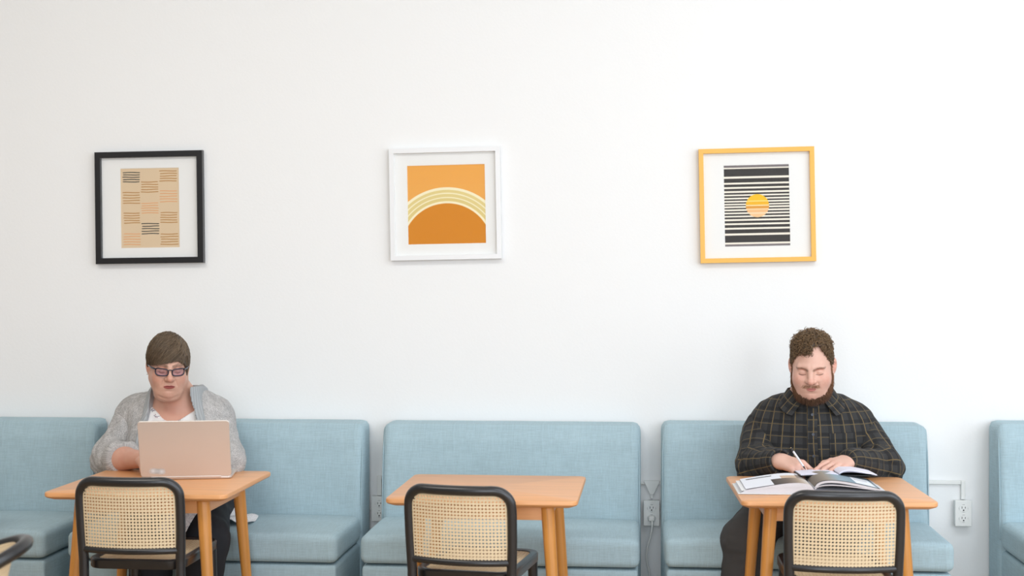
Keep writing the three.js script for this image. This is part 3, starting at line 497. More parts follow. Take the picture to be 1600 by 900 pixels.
const all4 = (g) => { const o = new THREE.BufferGeometry(); for (const k of ['position', 'normal', 'uv', 'color']) o.setAttribute(k, g.attributes[k]); o.setIndex(g.index); return o; };
function tint(g, c) { const n = g.attributes.position.count, a = new Float32Array(n * 3); for (let i = 0; i < n; i++) a.set(c, i * 3); g.setAttribute('color', new THREE.BufferAttribute(a, 3)); return g; }
const chainField = (list) => (x, y, z) => { let d = 1; for (const [a, b, r1, r2, k] of list) d = smin(d, cone(x, y, z, a, b, r1, r2), k ?? 0.04); return d; };
function limbUV(pts, ref) {                                    // u around the limb, v along it, in metres
  const P = pts.map((p) => V(...p));
  return (x, y, z) => {
    const q = V(x, y, z); let best = 1e9, at = 0, u = 0, len = 0;
    for (let i = 0; i < P.length - 1; i++) { const ab = P[i + 1].clone().sub(P[i]), L = ab.length(), t = clamp(q.clone().sub(P[i]).dot(ab) / (L * L), i ? 0 : -1, i < P.length - 2 ? 1 : 2), c = P[i].clone().addScaledVector(ab, t), d = c.distanceTo(q); if (d < best) { best = d; at = len + t * L; const r = V(...ref).addScaledVector(ab, -V(...ref).dot(ab) / (L * L)).normalize(), s = ab.clone().normalize().cross(r), o = q.clone().sub(c); u = Math.atan2(o.dot(s), o.dot(r)) * 0.062; } len += L; }
    return [u, at];
  };
}
function frontZ(field, x, y, z = 1.0) { for (let k = 0; k < 120; k++) { const d = field(x, y, z); if (d < 0.0006) break; z -= Math.max(d * 0.7, 0.0005); } return z; }
function onFront(field, nu, nv, outline, lift, thick) { return grid(nu, nv, (u, v) => { const [x, y] = outline(u, v); return [x, y, frontZ(field, x, y) + lift]; }, thick); }

const skinMat = phys({ vertexColors: true, roughness: 0.52, sheen: 0.15, sheenRoughness: 0.5, sheenColor: new THREE.Color(1, 0.85, 0.8) });
const hairMat = phys({ vertexColors: true, roughness: 0.42, specularIntensity: 0.6 });

// ---------------------------------------------------------------- the woman with the laptop
{
  const P = thing('person', 'person with short brown hair, glasses and a grey cardigan, looking at a laptop', 'person', [-1.79, 0, 0.4]);
  const skin = [0.65, 0.375, 0.275], blush = [0.60, 0.22, 0.155];
  const o = { jowl: 0.008, skin, blush, fold: true, lash: 0.6, lips: [0.31, 0.045, 0.04], brow: [0.10, 0.06, 0.04], browStrength: 0.7 };
  const hf = headFrame([-1.803, 1.115, 0.475], 0.16, 0.43, -0.03, 0.965, 0.92);
  const head = (x, y, z) => { const [a, b, c] = hf.local(x, y, z); return headField(a, b, c, o) * hf.scale; };
  const torso = (x, y, z) => {
    let d = ell(x, y, z, [-1.80, 0.80, 0.37], [0.185, 0.18, 0.150]);
    d = smin(d, ell(x, y, z, [-1.80, 0.64, 0.385], [0.205, 0.17, 0.175]), 0.06);
    d = smin(d, cone(x, y, z, [-1.975, 0.893, 0.34], [-1.685, 0.893, 0.34], 0.072, 0.072), 0.06);
    d = smin(d, cone(x, y, z, [-1.79, 0.995, 0.385], [-1.93, 0.915, 0.35], 0.055, 0.056), 0.05);
    d = smin(d, cone(x, y, z, [-1.80, 0.965, 0.385], [-1.70, 0.905, 0.35], 0.050, 0.056), 0.05);
    d = smin(d, cone(x, y, z, [-1.795, 1.06, 0.44], [-1.795, 0.93, 0.385], 0.052, 0.064), 0.04);
    for (const s of [-0.075, 0.085]) d = smin(d, ball(x, y, z, -1.795 + s, 0.80, 0.465, 0.075), 0.05);
    return d;
  };
  const AL = [[-1.985, 0.885, 0.345], [-2.022, 0.757, 0.48], [-1.925, 0.778, 0.615], [-1.80, 0.790, 0.70]], AR = [[-1.675, 0.885, 0.345], [-1.580, 0.757, 0.475], [-1.522, 0.772, 0.62], [-1.532, 0.782, 0.67]];
  const arm = (p, k = 1) => [[p[0], p[1], 0.066 * k, 0.056 * k], [p[1], p[2], 0.055 * k, 0.043 * k, 0.03], [p[2], p[3], 0.042 * k, 0.030 * k, 0.03]];
  const armL = chainField(arm(AL)), armR = chainField(arm(AR));
  const bodyF = (x, y, z) => smin(torso(x, y, z), Math.min(armL(x, y, z), armR(x, y, z)), 0.03);
  const LEGS = [[[-1.88, 0.59, 0.36], [-1.765, 0.505, 0.745], [-1.77, 0.10, 0.74]], [[-1.70, 0.59, 0.36], [-1.565, 0.505, 0.745], [-1.60, 0.10, 0.74]]];
  const legs = chainField(LEGS.flatMap(([a, b, c]) => [[a, b, 0.085, 0.068, 0.05], [b, c, 0.066, 0.045, 0.03]]));
  const headAll = (x, y, z) => smin(head(x, y, z), torso(x, y, z), 0.022);
  const headColor = (x, y, z) => { const l = hf.local(x, y, z); if (l[1] < -0.13) { const c = skin.slice(), k = 0.25 + 0.25 * noise(x * 60, y * 60, z * 60) + 0.4 * Math.exp(-((x + 1.78) ** 2 + (y - 0.92) ** 2) / 0.004); return c.map((v, i) => mix(v, blush[i], clamp(k) * 0.5)); } return faceColor(...l, o); };
  const plain = (x, y, z) => { const k = clamp(0.35 + 0.3 * noise(x * 70, y * 70, z * 70)); return skin.map((v, i) => mix(v, blush[i], k * 0.6)); };
  const lower = (x, y, z) => Math.min(smin(bodyF(x, y, z), legs(x, y, z), 0.04));
  const hL = hand({ scale: 0.96, skin, blush, at: [-1.81, 0.786, 0.70], forward: [0.72, -0.06, 0.42], back: [-0.1, 1, 0.1], mirror: false, curl: [[0.25, 0.45, 0.3], [0.28, 0.5, 0.3], [0.3, 0.5, 0.3], [0.35, 0.5, 0.3]], thumb: [[-0.048, -0.016, 0.055], [-0.050, -0.022, 0.085], [-0.044, -0.027, 0.108]] });
  const hR = hand({ scale: 0.94, skin, blush, at: [-1.535, 0.782, 0.655], forward: [-0.5, -0.05, 0.55], back: [0.1, 1, 0.1], mirror: true, curl: [[0.25, 0.45, 0.3], [0.28, 0.5, 0.3], [0.3, 0.5, 0.3], [0.35, 0.5, 0.3]], thumb: [[-0.048, -0.016, 0.055], [-0.050, -0.022, 0.085], [-0.044, -0.027, 0.108]] });
  const parts = [nets(headAll, [-1.93, 0.86, 0.31], [-1.64, 1.27, 0.63], 0.0020, { color: headColor }), nets(lower, [-2.14, 0.04, 0.18], [-1.40, 0.875, 0.90], 0.010, { color: plain }), hL, hR];
  part(P, 'body', moved(mergeGeometries(parts.map(all4)), P), skinMat);
  // hair: a short swept crop
  const yl = (az) => { const a = Math.abs(az), s = az < 0 ? -1 : 1; const front = s < 0 ? 0.034 : 0.046; if (a < 0.35) return mix(0.042, front, a / 0.35); if (s < 0 && a < 1.6) return mix(front, 0.016, (a - 0.35) / 1.25); if (a < 0.75) return mix(front, 0.020, (a - 0.35) / 0.4); if (a < 1.15) return mix(0.020, -0.022, (a - 0.75) / 0.4); if (a < 1.55) return mix(-0.022, 0.006, (a - 1.15) / 0.4); if (a < 2.1) return mix(0.006, -0.06, (a - 1.55) / 0.55); return mix(-0.06, -0.085, (a - 2.1) / 1.04); };
  const hl = (x, y, z) => headField(clamp(x, -0.072, 0.072) + (Math.abs(x) > 0.072 ? Math.sign(x) * (Math.abs(x) - 0.072) * 1.0 : 0), y, z, { jowl: 0, noEar: true });
  const cap = nets((x, y, z) => { const az = Math.atan2(x, z), t = 0.0080 + 0.003 * smooth(0.02, 0.1, y); return smax(hl(x, y, z) - t - 0.0012 * noise(az * 14, y * 12, 1), yl(az) - y + 0.003, 0.012); }, [-0.11, -0.11, -0.13], [0.11, 0.15, 0.11], 0.0035, { color: () => [0.075, 0.05, 0.033] });
  const R = rngOf(11), locks = [];
  for (let k = 0; k < 2300; k++) {
    const az = (R() * 2 - 1) * Math.PI, f = R(), start = V(mix(0.34, 0.08, f) + (R() - 0.5) * 0.25, mix(0.85, 0.95, f), mix(0.42, -0.45, f) + (R() - 0.5) * 0.25).normalize();
    let a2 = az; if (Math.abs(az) < 0.9) a2 = az - 0.30; const ye = yl(a2) - 0.004 - R() * 0.007 + (R() < 0.35 ? R() * 0.05 : 0);
    let end = V(Math.sin(a2), 0, Math.cos(a2)).multiplyScalar(0.085); end.y = ye; const rr = surfaceRadius(hl, end.clone().normalize().toArray()); end.normalize();
    const pts = [], rad = [], th = 0.004 + R() * 0.007 + 0.006 * (az < 0.2 && az > -1.8 ? 1 : 0.3) * smooth(-0.05, 0.08, 0.05), n = 8, sway = (R() - 0.5) * 0.12;
    for (let i = 0; i <= n; i++) { const t = i / n, w = start.clone().lerp(end, t).normalize(); w.x += sway * Math.sin(t * 3.1) * 0.5 + 0.22 * Math.sin(t * 3.1) * (end.z > 0.3 ? 1 : 0); w.normalize(); const r = surfaceRadius(hl, w.toArray()) + th * (0.55 + 0.75 * Math.sin(Math.PI * Math.min(1, t * 1.05))); pts.push(w.multiplyScalar(r)); rad.push((0.0004 + 0.0017 * Math.sin(Math.PI * clamp(t * 0.9 + 0.08))) * (0.7 + R() * 0.1)); }
    const v = 0.65 + R() * 0.75, c = [0.128 * v, 0.088 * v, 0.055 * v]; locks.push(tint(taperTube(pts, rad, 5, 0.5), c));
  }
  const hairGeo = mergeGeometries([all4(cap), ...locks.map(all4)]).applyMatrix4(hf.m);
  part(P, 'hair', moved(hairGeo, P), hairMat);
  // glasses
  { const gmat = phys({ color: new THREE.Color().setRGB(0.012, 0.014, 0.035), roughness: 0.25, clearcoat: 0.4 });
    const rim = (s) => { const pts = []; for (let k = 0; k < 28; k++) { const a = k / 28 * 6.2832, ca = Math.cos(a), sa = Math.sin(a), e = (v, q) => Math.sign(v) * Math.abs(v) ** q; const x = s * 0.0335 + 0.0255 * e(ca, 0.62) , y = -0.002 + 0.0138 * e(sa, 0.72) + 0.003 * (s * ca > 0 && sa > 0 ? s * ca : 0); pts.push(V(x, y, 0.103 - 0.35 * (Math.abs(x) ** 2) / 0.06)); } return pts; };
    const fr = []; for (const s of [-1, 1]) { const p = rim(s); fr.push(new THREE.TubeGeometry(new THREE.CatmullRomCurve3(p, true), 60, 0.0026, 8, true)); }
    fr.push(tube([[-0.010, 0.006, 0.1035], [0, 0.009, 0.106], [0.010, 0.006, 0.1035]], 0.0021, 12, 8));
    const front = join(fr).applyMatrix4(hf.m), glasses = part(P, 'glasses', moved(front, P), gmat);
    for (const s of [-1, 1]) { const lens = new THREE.ShapeGeometry(new THREE.Shape(rim(s).map((q) => new THREE.Vector2(q.x, q.y))), 12); const p = lens.attributes.position; for (let i = 0; i < p.count; i++) p.setZ(i, 0.103 - 0.35 * (p.getX(i) ** 2) / 0.06); part(glasses, 'lens', moved(boxUV(lens).applyMatrix4(hf.m), P), phys({ color: new THREE.Color().setRGB(0.90, 0.87, 1.0), transmission: 1, thickness: 0, roughness: 0.03, specularIntensity: 1, specularColor: new THREE.Color(0.6, 0.5, 1) }));
      part(glasses, 'temple', moved(taperTube([V(s * 0.0575, 0.008, 0.086), V(s * 0.074, 0.009, 0.06), V(s * 0.083, 0.009, 0.02), V(s * 0.084, 0.006, -0.012), V(s * 0.083, -0.014, -0.026)], [0.0034, 0.0036, 0.003, 0.0024, 0.002], 8).applyMatrix4(hf.m), P), gmat); } }
  part(P, 'earring', moved(new THREE.SphereGeometry(0.0036, 12, 8).translate(-0.0845, -0.033, -0.006).applyMatrix4(hf.m), P), phys({ color: 0xe8e4dc, metalness: 0.6, roughness: 0.2 }));
  // blouse: white with scattered dark sprigs, low round neck
  const sprig = canvasTexture(512, 512, (g, w) => { g.fillStyle = '#e9e7e6'; g.fillRect(0, 0, w, w); const r = rngOf(23); for (let k = 0; k < 46; k++) { const x = r() * w, y = r() * w, a = r() * 6.3; for (const ox of [-w, 0, w]) for (const oy of [-w, 0, w]) { g.save(); g.translate(x + ox, y + oy); g.rotate(a); g.strokeStyle = k % 4 ? '#4d5268' : '#8b7f86'; g.lineWidth = 4; g.beginPath(); g.moveTo(-34, 0); g.quadraticCurveTo(0, -14, 34, 2); g.stroke(); g.fillStyle = k % 3 ? '#5b6076' : '#b2929a'; for (const q of [-18, 2, 20]) { g.beginPath(); g.ellipse(q, (q % 4 ? -12 : 9), 9, 4, 0.7, 0, 7); g.fill(); } g.restore(); } } });
  sprig.repeat.set(5, 5);
  const blouseMat = std({ map: sprig, roughness: 0.9 }), frontUV = (x, y, z) => [Math.atan2(x + 1.795, z - 0.33) * 0.17, y];
  const neckCut = (x, y) => { const xc = -1.785, w = 0.090 + 0.12 * smooth(0.92, 1.03, y), t = clamp((y - 0.905) / 0.14); return Math.abs(x - xc) - (y < 0.905 ? -1 : w * Math.sqrt(Math.max(0, 1 - (1 - t) ** 2.2))); };
  const blouseF = (x, y, z) => { const fold = 0.0030 * noise(x * 24, y * 6, 2) + 0.002 * noise(x * 50, y * 14, 9); let d = torso(x, y, z) - 0.010 + fold; if (z > 0.36) { const c = neckCut(x, y); d = smax(d, -c, 0.006); } else d = smax(d, y - 0.955, 0.01); return Math.max(d, y - 1.0, 0.50 - y); };
  const blouse = part(P, 'blouse', moved(nets(blouseF, [-2.07, 0.48, 0.17], [-1.55, 1.01, 0.66], 0.006, { uv: frontUV }), P), blouseMat, 'white blouse with dark sprigs');
  part(blouse, 'hem', moved(grid(14, 10, (u, v) => { const x = -1.60 + 0.115 * u + 0.01 * v; return [x, 0.523 + 0.035 * (1 - u) * (1 - v * 0.5) + 0.006 * Math.sin(u * 9 + v * 5) + (u > 0.5 ? 0 : 0.02 * (0.5 - u)), 0.36 + 0.17 * v * (1 - 0.25 * u)]; }, -0.002), P), blouseMat);
  part(blouse, 'hem', moved(grid(14, 10, (u, v) => { const x = -1.70 + 0.10 * u; return [x, 0.622 - 0.065 * v ** 2.2 + 0.006 * Math.sin(u * 11), 0.62 + 0.25 * v + 0.012 * Math.sin(u * 9 + v * 3)]; }, -0.003), P), blouseMat);
  // cardigan: heather grey, open at the front
  const knit = dataTexture(256, 256, (x, y) => { const f = wrapNoise(x, y, 256, 256, 2.2, 9, 91) * 26 + wrapNoise(x, y, 256, 256, 1.6, 2.5, 92) * 22 + wrapNoise(x, y, 256, 256, 40, 40, 93) * 8, b = 176 + f; return [clamp(b, 0, 255), clamp(b * 0.985, 0, 255), clamp(b * 0.975, 0, 255)]; }, true, 9);
  const knitMat = phys({ map: knit, bumpMap: knit, bumpScale: 0.0012, roughness: 0.95, sheen: 0.3, sheenRoughness: 0.6, sheenColor: new THREE.Color(0.8, 0.8, 0.82) });
  const open = (x, y) => { const l = mix(-1.867, -1.880, smooth(0.72, 1.0, y)), r = mix(-1.660, -1.722, smooth(0.82, 1.02, y)); return Math.max(l - x, x - r); };   // negative inside the opening
  const rib = dataTexture(64, 64, (x) => { const b = 170 + 9 * Math.sin(x / 64 * 6.2832 * 4); return [b * 0.97, b * 0.99, b]; }, true, 22), bandMat = std({ map: rib, bumpMap: rib, bumpScale: 0.001, roughness: 0.95 });
  const neckW = (x, y, z) => cone(x, y, z, [-1.797, 1.10, 0.445], [-1.797, 0.985, 0.405], 0.070, 0.070);
  const sag = (x, y, z) => 0.0065 * noise(x * 30 + y * 8, y * 9 - x * 6, z * 12) + 0.004 * noise(x * 60, y * 12, z * 20);
  const cardF = (x, y, z) => { let d = torso(x, y, z) - 0.021 + sag(x, y, z); if (z > 0.33) d = smax(d, -open(x, y), 0.008); return Math.max(d, -neckW(x, y, z), y - 1.032, 0.46 - y); };
  const card = part(P, 'cardigan', moved(nets(cardF, [-2.10, 0.44, 0.16], [-1.52, 1.10, 0.68], 0.006, { uv: frontUV }), P), knitMat, 'heather grey knitted cardigan');
  const bandF = (x, y, z) => { const d = torso(x, y, z) - 0.0290 + 0.6 * sag(x, y, z), q = open(x, y); return smax(smax(smax(d, -q, 0.004), q - 0.027, 0.004), Math.max(0.33 - z, -neckW(x, y, z), y - 1.036, 0.55 - y), 0.004); };
  part(card, 'neckband', moved(nets(bandF, [-1.96, 0.53, 0.30], [-1.64, 1.10, 0.68], 0.005, { uv: frontUV }), P), bandMat, 'lighter ribbed neckband');
  const wr = (x, y, z, e) => { const dx = x - e[0], dy = y - e[1], dz = z - e[2], r = Math.hypot(dx, dy, dz); return 0.0050 * Math.sin((dx * 0.5 + dy + dz * 0.4) * 150 + 2 * noise(x * 20, y * 20, z * 20)) * Math.exp(-r * r / 0.006); };
  const sleeve = (A, cut, flip) => { const f = chainField(arm(A)), E = A[1], dir = V(...A[2]).sub(V(...A[1])).normalize(), cp = V(...A[1]).lerp(V(...A[2]), cut);
    const F = (x, y, z) => { const along = (x - cp.x) * dir.x + (y - cp.y) * dir.y + (z - cp.z) * dir.z, near = Math.hypot(x - cp.x, y - cp.y, z - cp.z) < 0.30 ? along : -1; return smax(f(x, y, z) - 0.018 + 1.1 * sag(x, y, z) + wr(x, y, z, E) + (near > -0.5 ? 0.010 * smooth(-0.03, 0, near) - 0.002 * smooth(-0.06, -0.055, near) : 0), near, 0.006); };
    const lo = [0, 1, 2].map((k) => Math.min(...A.map((p) => p[k])) - 0.10), hi = [0, 1, 2].map((k) => Math.max(...A.map((p) => p[k])) + 0.10);
    part(card, 'sleeve', moved(nets(F, lo, hi, 0.0055, { uv: limbUV(A, [flip, 0, 1]) }), P), knitMat); };
  sleeve(AL, 1.12, -0.3); sleeve(AR, 1.38, 0.3);
  // trousers
  const navy = std({ color: new THREE.Color().setRGB(0.012, 0.013, 0.018), roughness: 0.85 });
  const hips = (x, y, z) => smin(ell(x, y, z, [-1.795, 0.585, 0.37], [0.20, 0.085, 0.17]), legs(x, y, z), 0.05) - 0.016 + 0.003 * noise(x * 20, y * 30, z * 20);
  part(P, 'trousers', moved(nets((x, y, z) => Math.max(hips(x, y, z), 0.12 - y), [-2.06, 0.10, 0.16], [-1.38, 0.72, 0.92], 0.009), P), navy, 'dark navy trousers');
  for (const L of LEGS) part(P, 'shoe', moved(nets((x, y, z) => Math.max(smin(cone(x, y, z, [L[2][0], 0.045, L[2][2] - 0.03], [L[2][0], 0.035, L[2][2] + 0.16], 0.042, 0.036), cone(x, y, z, [L[2][0], 0.05, L[2][2]], [L[2][0], 0.11, L[2][2]], 0.045, 0.05), 0.03), 0.002 - y), [L[2][0] - 0.07, -0.01, L[2][2] - 0.1], [L[2][0] + 0.07, 0.17, L[2][2] + 0.22], 0.008), P), M.dark);
}

// ---------------------------------------------------------------- the bearded man with the books
{
  const P = thing('person', 'bearded person in a dark checked shirt writing with a pen', 'person', [0.63, 0, 0.4]);
  const skin = [0.70, 0.43, 0.335], blush = [0.66, 0.25, 0.185];
  const o = { jowl: 0.009, skin, blush, mouthW: 0.0185, deepEyes: 0.0025, stubble: [0.30, 0.15, 0.08], browLine: [0.0125, 0.0175, 0.0165], lips: [0.55, 0.19, 0.17], brow: [0.13, 0.065, 0.035], browStrength: 0.85 };
  const hf = headFrame([0.632, 1.128, 0.485], 0.25, -0.19, 0.02, 0.96);
  const head = (x, y, z) => { const [a, b, c] = hf.local(x, y, z); return headField(a, b, c, o) * hf.scale; };
  const torso = (x, y, z) => {
    let d = ell(x, y, z, [0.645, 0.83, 0.36], [0.205, 0.19, 0.150]);
    d = smin(d, ell(x, y, z, [0.645, 0.66, 0.375], [0.215, 0.19, 0.180]), 0.06);
    d = smin(d, cone(x, y, z, [0.490, 0.868, 0.34], [0.815, 0.868, 0.34], 0.075, 0.075), 0.06);
    d = smin(d, cone(x, y, z, [0.635, 0.985, 0.375], [0.52, 0.900, 0.345], 0.056, 0.058), 0.05);
    d = smin(d, cone(x, y, z, [0.635, 0.985, 0.375], [0.785, 0.900, 0.345], 0.056, 0.058), 0.05);
    return smin(d, cone(x, y, z, [0.632, 1.08, 0.425], [0.64, 0.94, 0.375], 0.065, 0.07), 0.04);
  };
  const AL = [[0.470, 0.870, 0.345], [0.428, 0.757, 0.475], [0.496, 0.799, 0.650]], AR = [[0.830, 0.870, 0.345], [0.890, 0.757, 0.475], [0.748, 0.803, 0.655]];
  const arm = (p, k = 1) => [[p[0], p[1], 0.070 * k, 0.057 * k], [p[1], p[2], 0.055 * k, 0.031, 0.03]];
  const thinL = chainField(arm(AL, 0.7)), thinR = chainField(arm(AR, 0.7));
  const bodyF = (x, y, z) => smin(torso(x, y, z), Math.min(thinL(x, y, z), thinR(x, y, z)), 0.03);
  const LEGS = [[[0.53, 0.585, 0.36], [0.388, 0.503, 0.583], [0.330, 0.10, 0.620]], [[0.74, 0.595, 0.36], [0.645, 0.500, 0.80], [0.66, 0.10, 0.80]]];
  const legs = chainField(LEGS.flatMap(([a, b, c]) => [[a, b, 0.090, 0.074, 0.05], [b, c, 0.072, 0.045, 0.03]]));
  const headAll = (x, y, z) => smin(head(x, y, z), torso(x, y, z), 0.022);
  const plain = (x, y, z) => { const k = clamp(0.3 + 0.3 * noise(x * 70, y * 70, z * 70)); return skin.map((v, i) => mix(v, blush[i], k * 0.6)); };
  const headColor = (x, y, z) => { const l = hf.local(x, y, z); return l[1] < -0.14 ? plain(x, y, z) : faceColor(...l, o); };
  const lower = (x, y, z) => smin(bodyF(x, y, z), legs(x, y, z), 0.04);
  const hL = hand({ scale: 0.97, skin, blush, at: [0.492, 0.803, 0.650], forward: [0.62, -0.12, 0.60], back: [-0.12, 0.95, 0.32], mirror: true, spread: 0.03, curl: [[0.55, 0.75, 0.45], [0.75, 1.0, 0.6], [0.9, 1.15, 0.7], [1.0, 1.2, 0.7]], thumb: [[-0.043, -0.022, 0.058], [-0.044, -0.036, 0.090], [-0.036, -0.046, 0.112]] });
  const hR = hand({ scale: 0.95, skin, blush, at: [0.745, 0.808, 0.660], forward: [-0.62, -0.08, 0.62], back: [0.10, 1.0, 0.25], mirror: false, spread: 0.08, curl: [[0.22, 0.25, 0.15], [0.22, 0.28, 0.15], [0.24, 0.28, 0.2], [0.28, 0.3, 0.2]], thumb: [[-0.050, -0.012, 0.052], [-0.060, -0.018, 0.082], [-0.058, -0.022, 0.106]] });
  const parts = [nets(headAll, [0.485, 0.86, 0.30], [0.79, 1.29, 0.65], 0.0020, { color: headColor }), nets(lower, [0.25, 0.04, 0.17], [1.05, 0.875, 0.94], 0.010, { color: plain }), hL, hR];
  part(P, 'body', moved(mergeGeometries(parts.map(all4)), P), skinMat);
  // hair: curls on top, short sides
  const hl = (x, y, z) => headField(x, y, z, { jowl: 0.009, noEar: true }), R = rngOf(29);
  const yl = (az) => { const a = Math.abs(az); if (a < 0.30) return mix(0.068, 0.094, smooth(0.02, 0.22, az)); if (a < 0.62) return az > 0 ? 0.093 : 0.070; if (a < 0.95) return mix(az > 0 ? 0.090 : 0.070, 0.050, (a - 0.62) / 0.33); if (a < 1.25) return mix(0.050, 0.012, (a - 0.95) / 0.3); if (a < 1.7) return 0.018; if (a < 2.2) return mix(0.018, -0.06, (a - 1.7) / 0.5); return -0.075; };
  const cap = nets((x, y, z) => { const az = Math.atan2(x, z), t = 0.0045 + 0.0085 * smooth(0.05, 0.11, y); return smax(hl(x, y, z) - t - 0.003 * noise(x * 90, y * 90, z * 90), yl(az) - y + 0.002, 0.006); }, [-0.11, -0.11, -0.13], [0.11, 0.15, 0.11], 0.0032, { color: (x, y, z) => { const v = 0.8 + 0.3 * noise(x * 120, y * 120, z * 120); return [0.075 * v, 0.044 * v, 0.023 * v]; } });
  const curls = [];
  for (let k = 0; k < 5200; k++) {
    const w = V(R() * 2 - 1, R() * 1.5 - 0.5, R() * 2 - 1).normalize(), r = surfaceRadius(hl, w.toArray()), p = w.clone().multiplyScalar(r), az = Math.atan2(p.x, p.z); if (p.y < yl(az) - 0.002) continue;
    const topness = smooth(0.04, 0.10, p.y), t1 = V(R() - 0.5, R() - 0.5, R() - 0.5).cross(w).normalize(), t2 = t1.clone().cross(w), rad = mix(0.0028, 0.0062, topness) * (0.7 + R() * 0.6), len = mix(0.012, 0.026, topness) * (0.7 + R() * 0.6), turns = mix(0.6, 1.5, R()), ph = R() * 6.3, lift = mix(0.002, 0.010, topness) * (0.4 + R()), pts = [], rr = [];
    const dir = t1.clone().multiplyScalar(0.9).addScaledVector(w, 0.55 * topness).add(V(0, topness > 0.5 ? 0 : -0.7, 0)).normalize();
    const s1 = w.clone().addScaledVector(dir, -w.dot(dir)).normalize(), s2 = s1.clone().cross(dir);
    for (let i = 0; i <= 11; i++) { const t = i / 11, a = ph + t * turns * 6.2832; pts.push(p.clone().addScaledVector(w, lift + 0.002).addScaledVector(dir, (t - 0.3) * len).addScaledVector(s1, Math.cos(a) * rad).addScaledVector(s2, Math.sin(a) * rad)); rr.push(0.0011 * Math.sin(Math.PI * clamp(t * 0.86 + 0.1)) + 0.0003); }
    const v = 0.5 + R() * 0.95 + topness * 0.45, c = [0.135 * v, 0.084 * v, 0.044 * v]; curls.push(tint(taperTube(pts, rr, 4), c));
  }
  part(P, 'hair', moved(mergeGeometries([all4(cap), ...curls.map(all4)]).applyMatrix4(hf.m), P), hairMat);
  // beard
  const edge = (az) => { const a = Math.abs(az); if (a < 0.28) return -0.099; if (a < 0.6) return mix(-0.099, -0.088, (a - 0.28) / 0.32); if (a < 1.0) return mix(-0.088, -0.050, (a - 0.6) / 0.4); if (a < 1.25) return mix(-0.050, 0.010, (a - 1.0) / 0.25); return 0.016; };
  const inBeard = (p) => { const az = Math.atan2(p.x, p.z), a = Math.abs(az); return (p.y < edge(az) + 0.006 * noise(p.x * 160, p.y * 60, p.z * 160) + (R() - 0.5) * 0.006 && a < 1.32 && p.y > -0.155) || (p.y < -0.045 && p.y > -0.054 && Math.abs(p.x) < 0.031 && p.z > 0); };
  const strands = [];
  for (let k = 0; k < 12000; k++) {
    const w = V(R() * 2 - 1, -R() * 1.6 + 0.25, R() * 1.15 - 0.08).normalize(), r = surfaceRadius(hl, w.toArray()), p = w.clone().multiplyScalar(r); if (!inBeard(p) || (p.y > -0.056 && p.z > 0.06 && R() < 0.15)) continue;
    const st = p.y > -0.056 && Math.abs(p.x) < 0.033 && p.z > 0.06, low = smooth(-0.05, -0.11, p.y), len = (st ? 0.0075 : mix(0.008, 0.015, low)) * (0.5 + R() * 0.9), d = st ? V(Math.sign(p.x) * 0.8, -0.75, 0.45) : V((R() - 0.5) * 0.7 + w.x * 0.5, -0.85, (R() - 0.5) * 0.5 + w.z * 0.55); d.normalize();
    const b = V(R() - 0.5, R() - 0.5, R() - 0.5).multiplyScalar(0.6), pts = [], rr = [];
    for (let i = 0; i <= 3; i++) { const t = i / 3; pts.push(p.clone().addScaledVector(w, 0.0008).addScaledVector(d, len * t).addScaledVector(b, len * 0.5 * t * t)); rr.push(mix(st ? 0.0005 : 0.0008, 0.0003, t)); }
    const v = 0.55 + R() * 0.8, c = st ? [0.36 * v, 0.19 * v, 0.10 * v] : [mix(0.23, 0.12, low) * v, mix(0.105, 0.06, low) * v, mix(0.05, 0.032, low) * v]; strands.push(tint(taperTube(pts, rr, 3), c));
  }
  part(P, 'beard', moved(mergeGeometries(strands.map(all4)).applyMatrix4(hf.m), P), hairMat, 'reddish brown beard');
  // shirt: dark check with thin ochre lines
  const checkTex = canvasTexture(512, 512, (g, w) => { g.fillStyle = '#353433'; g.fillRect(0, 0, w, w); const r = rngOf(7);
    for (let i = 0; i < w; i += 4) { g.fillStyle = i % 8 ? 'rgba(60,62,70,0.35)' : 'rgba(20,20,20,0.4)'; g.fillRect(i, 0, 2, w); g.fillRect(0, i, w, 2); }
    for (const a of [64, 320]) { g.fillStyle = 'rgba(20,20,22,0.6)'; g.fillRect(a - 34, 0, 68, w); g.fillRect(0, a - 34, w, 68); }
    for (const a of [128, 384]) { g.fillStyle = '#7c6740'; g.fillRect(a - 8, 0, 16, w); g.fillStyle = '#65563a'; g.fillRect(0, a - 7, w, 14); }
    for (let k = 0; k < 12000; k++) { g.fillStyle = 'rgba(30,28,28,0.35)'; g.fillRect(r() * w, r() * w, 3, 2); } });
  checkTex.repeat.set(1 / 0.085, 1 / 0.085);
  const check = phys({ map: checkTex, roughness: 0.9, sheen: 0.12, sheenRoughness: 0.6, sheenColor: new THREE.Color(0.5, 0.5, 0.5) });
  const uvT = (x, y, z) => [Math.atan2(x - 0.635, z - 0.20) * 0.29, y];
  const folds = (x, y, z) => 0.0050 * noise(x * 22 + y * 10, y * 8 - x * 6, z * 9) + 0.0035 * noise(x * 46, y * 12 + x * 14, z * 20) + 0.004 * (1 - Math.abs(noise(x * 13 + 5, y * 6, 4)));
  const shirtF = (x, y, z) => smax(smax(torso(x, y, z) - 0.019 + folds(x, y, z), -cone(x, y, z, [0.634, 1.12, 0.445], [0.637, 0.975, 0.400], 0.079, 0.074), 0.006), Math.max(0.47 - y, y - 1.018), 0.01);
  const shirt = part(P, 'shirt', moved(nets(shirtF, [0.34, 0.45, 0.15], [0.96, 1.09, 0.70], 0.006, { uv: uvT }), P), check, 'dark checked shirt with thin ochre lines');
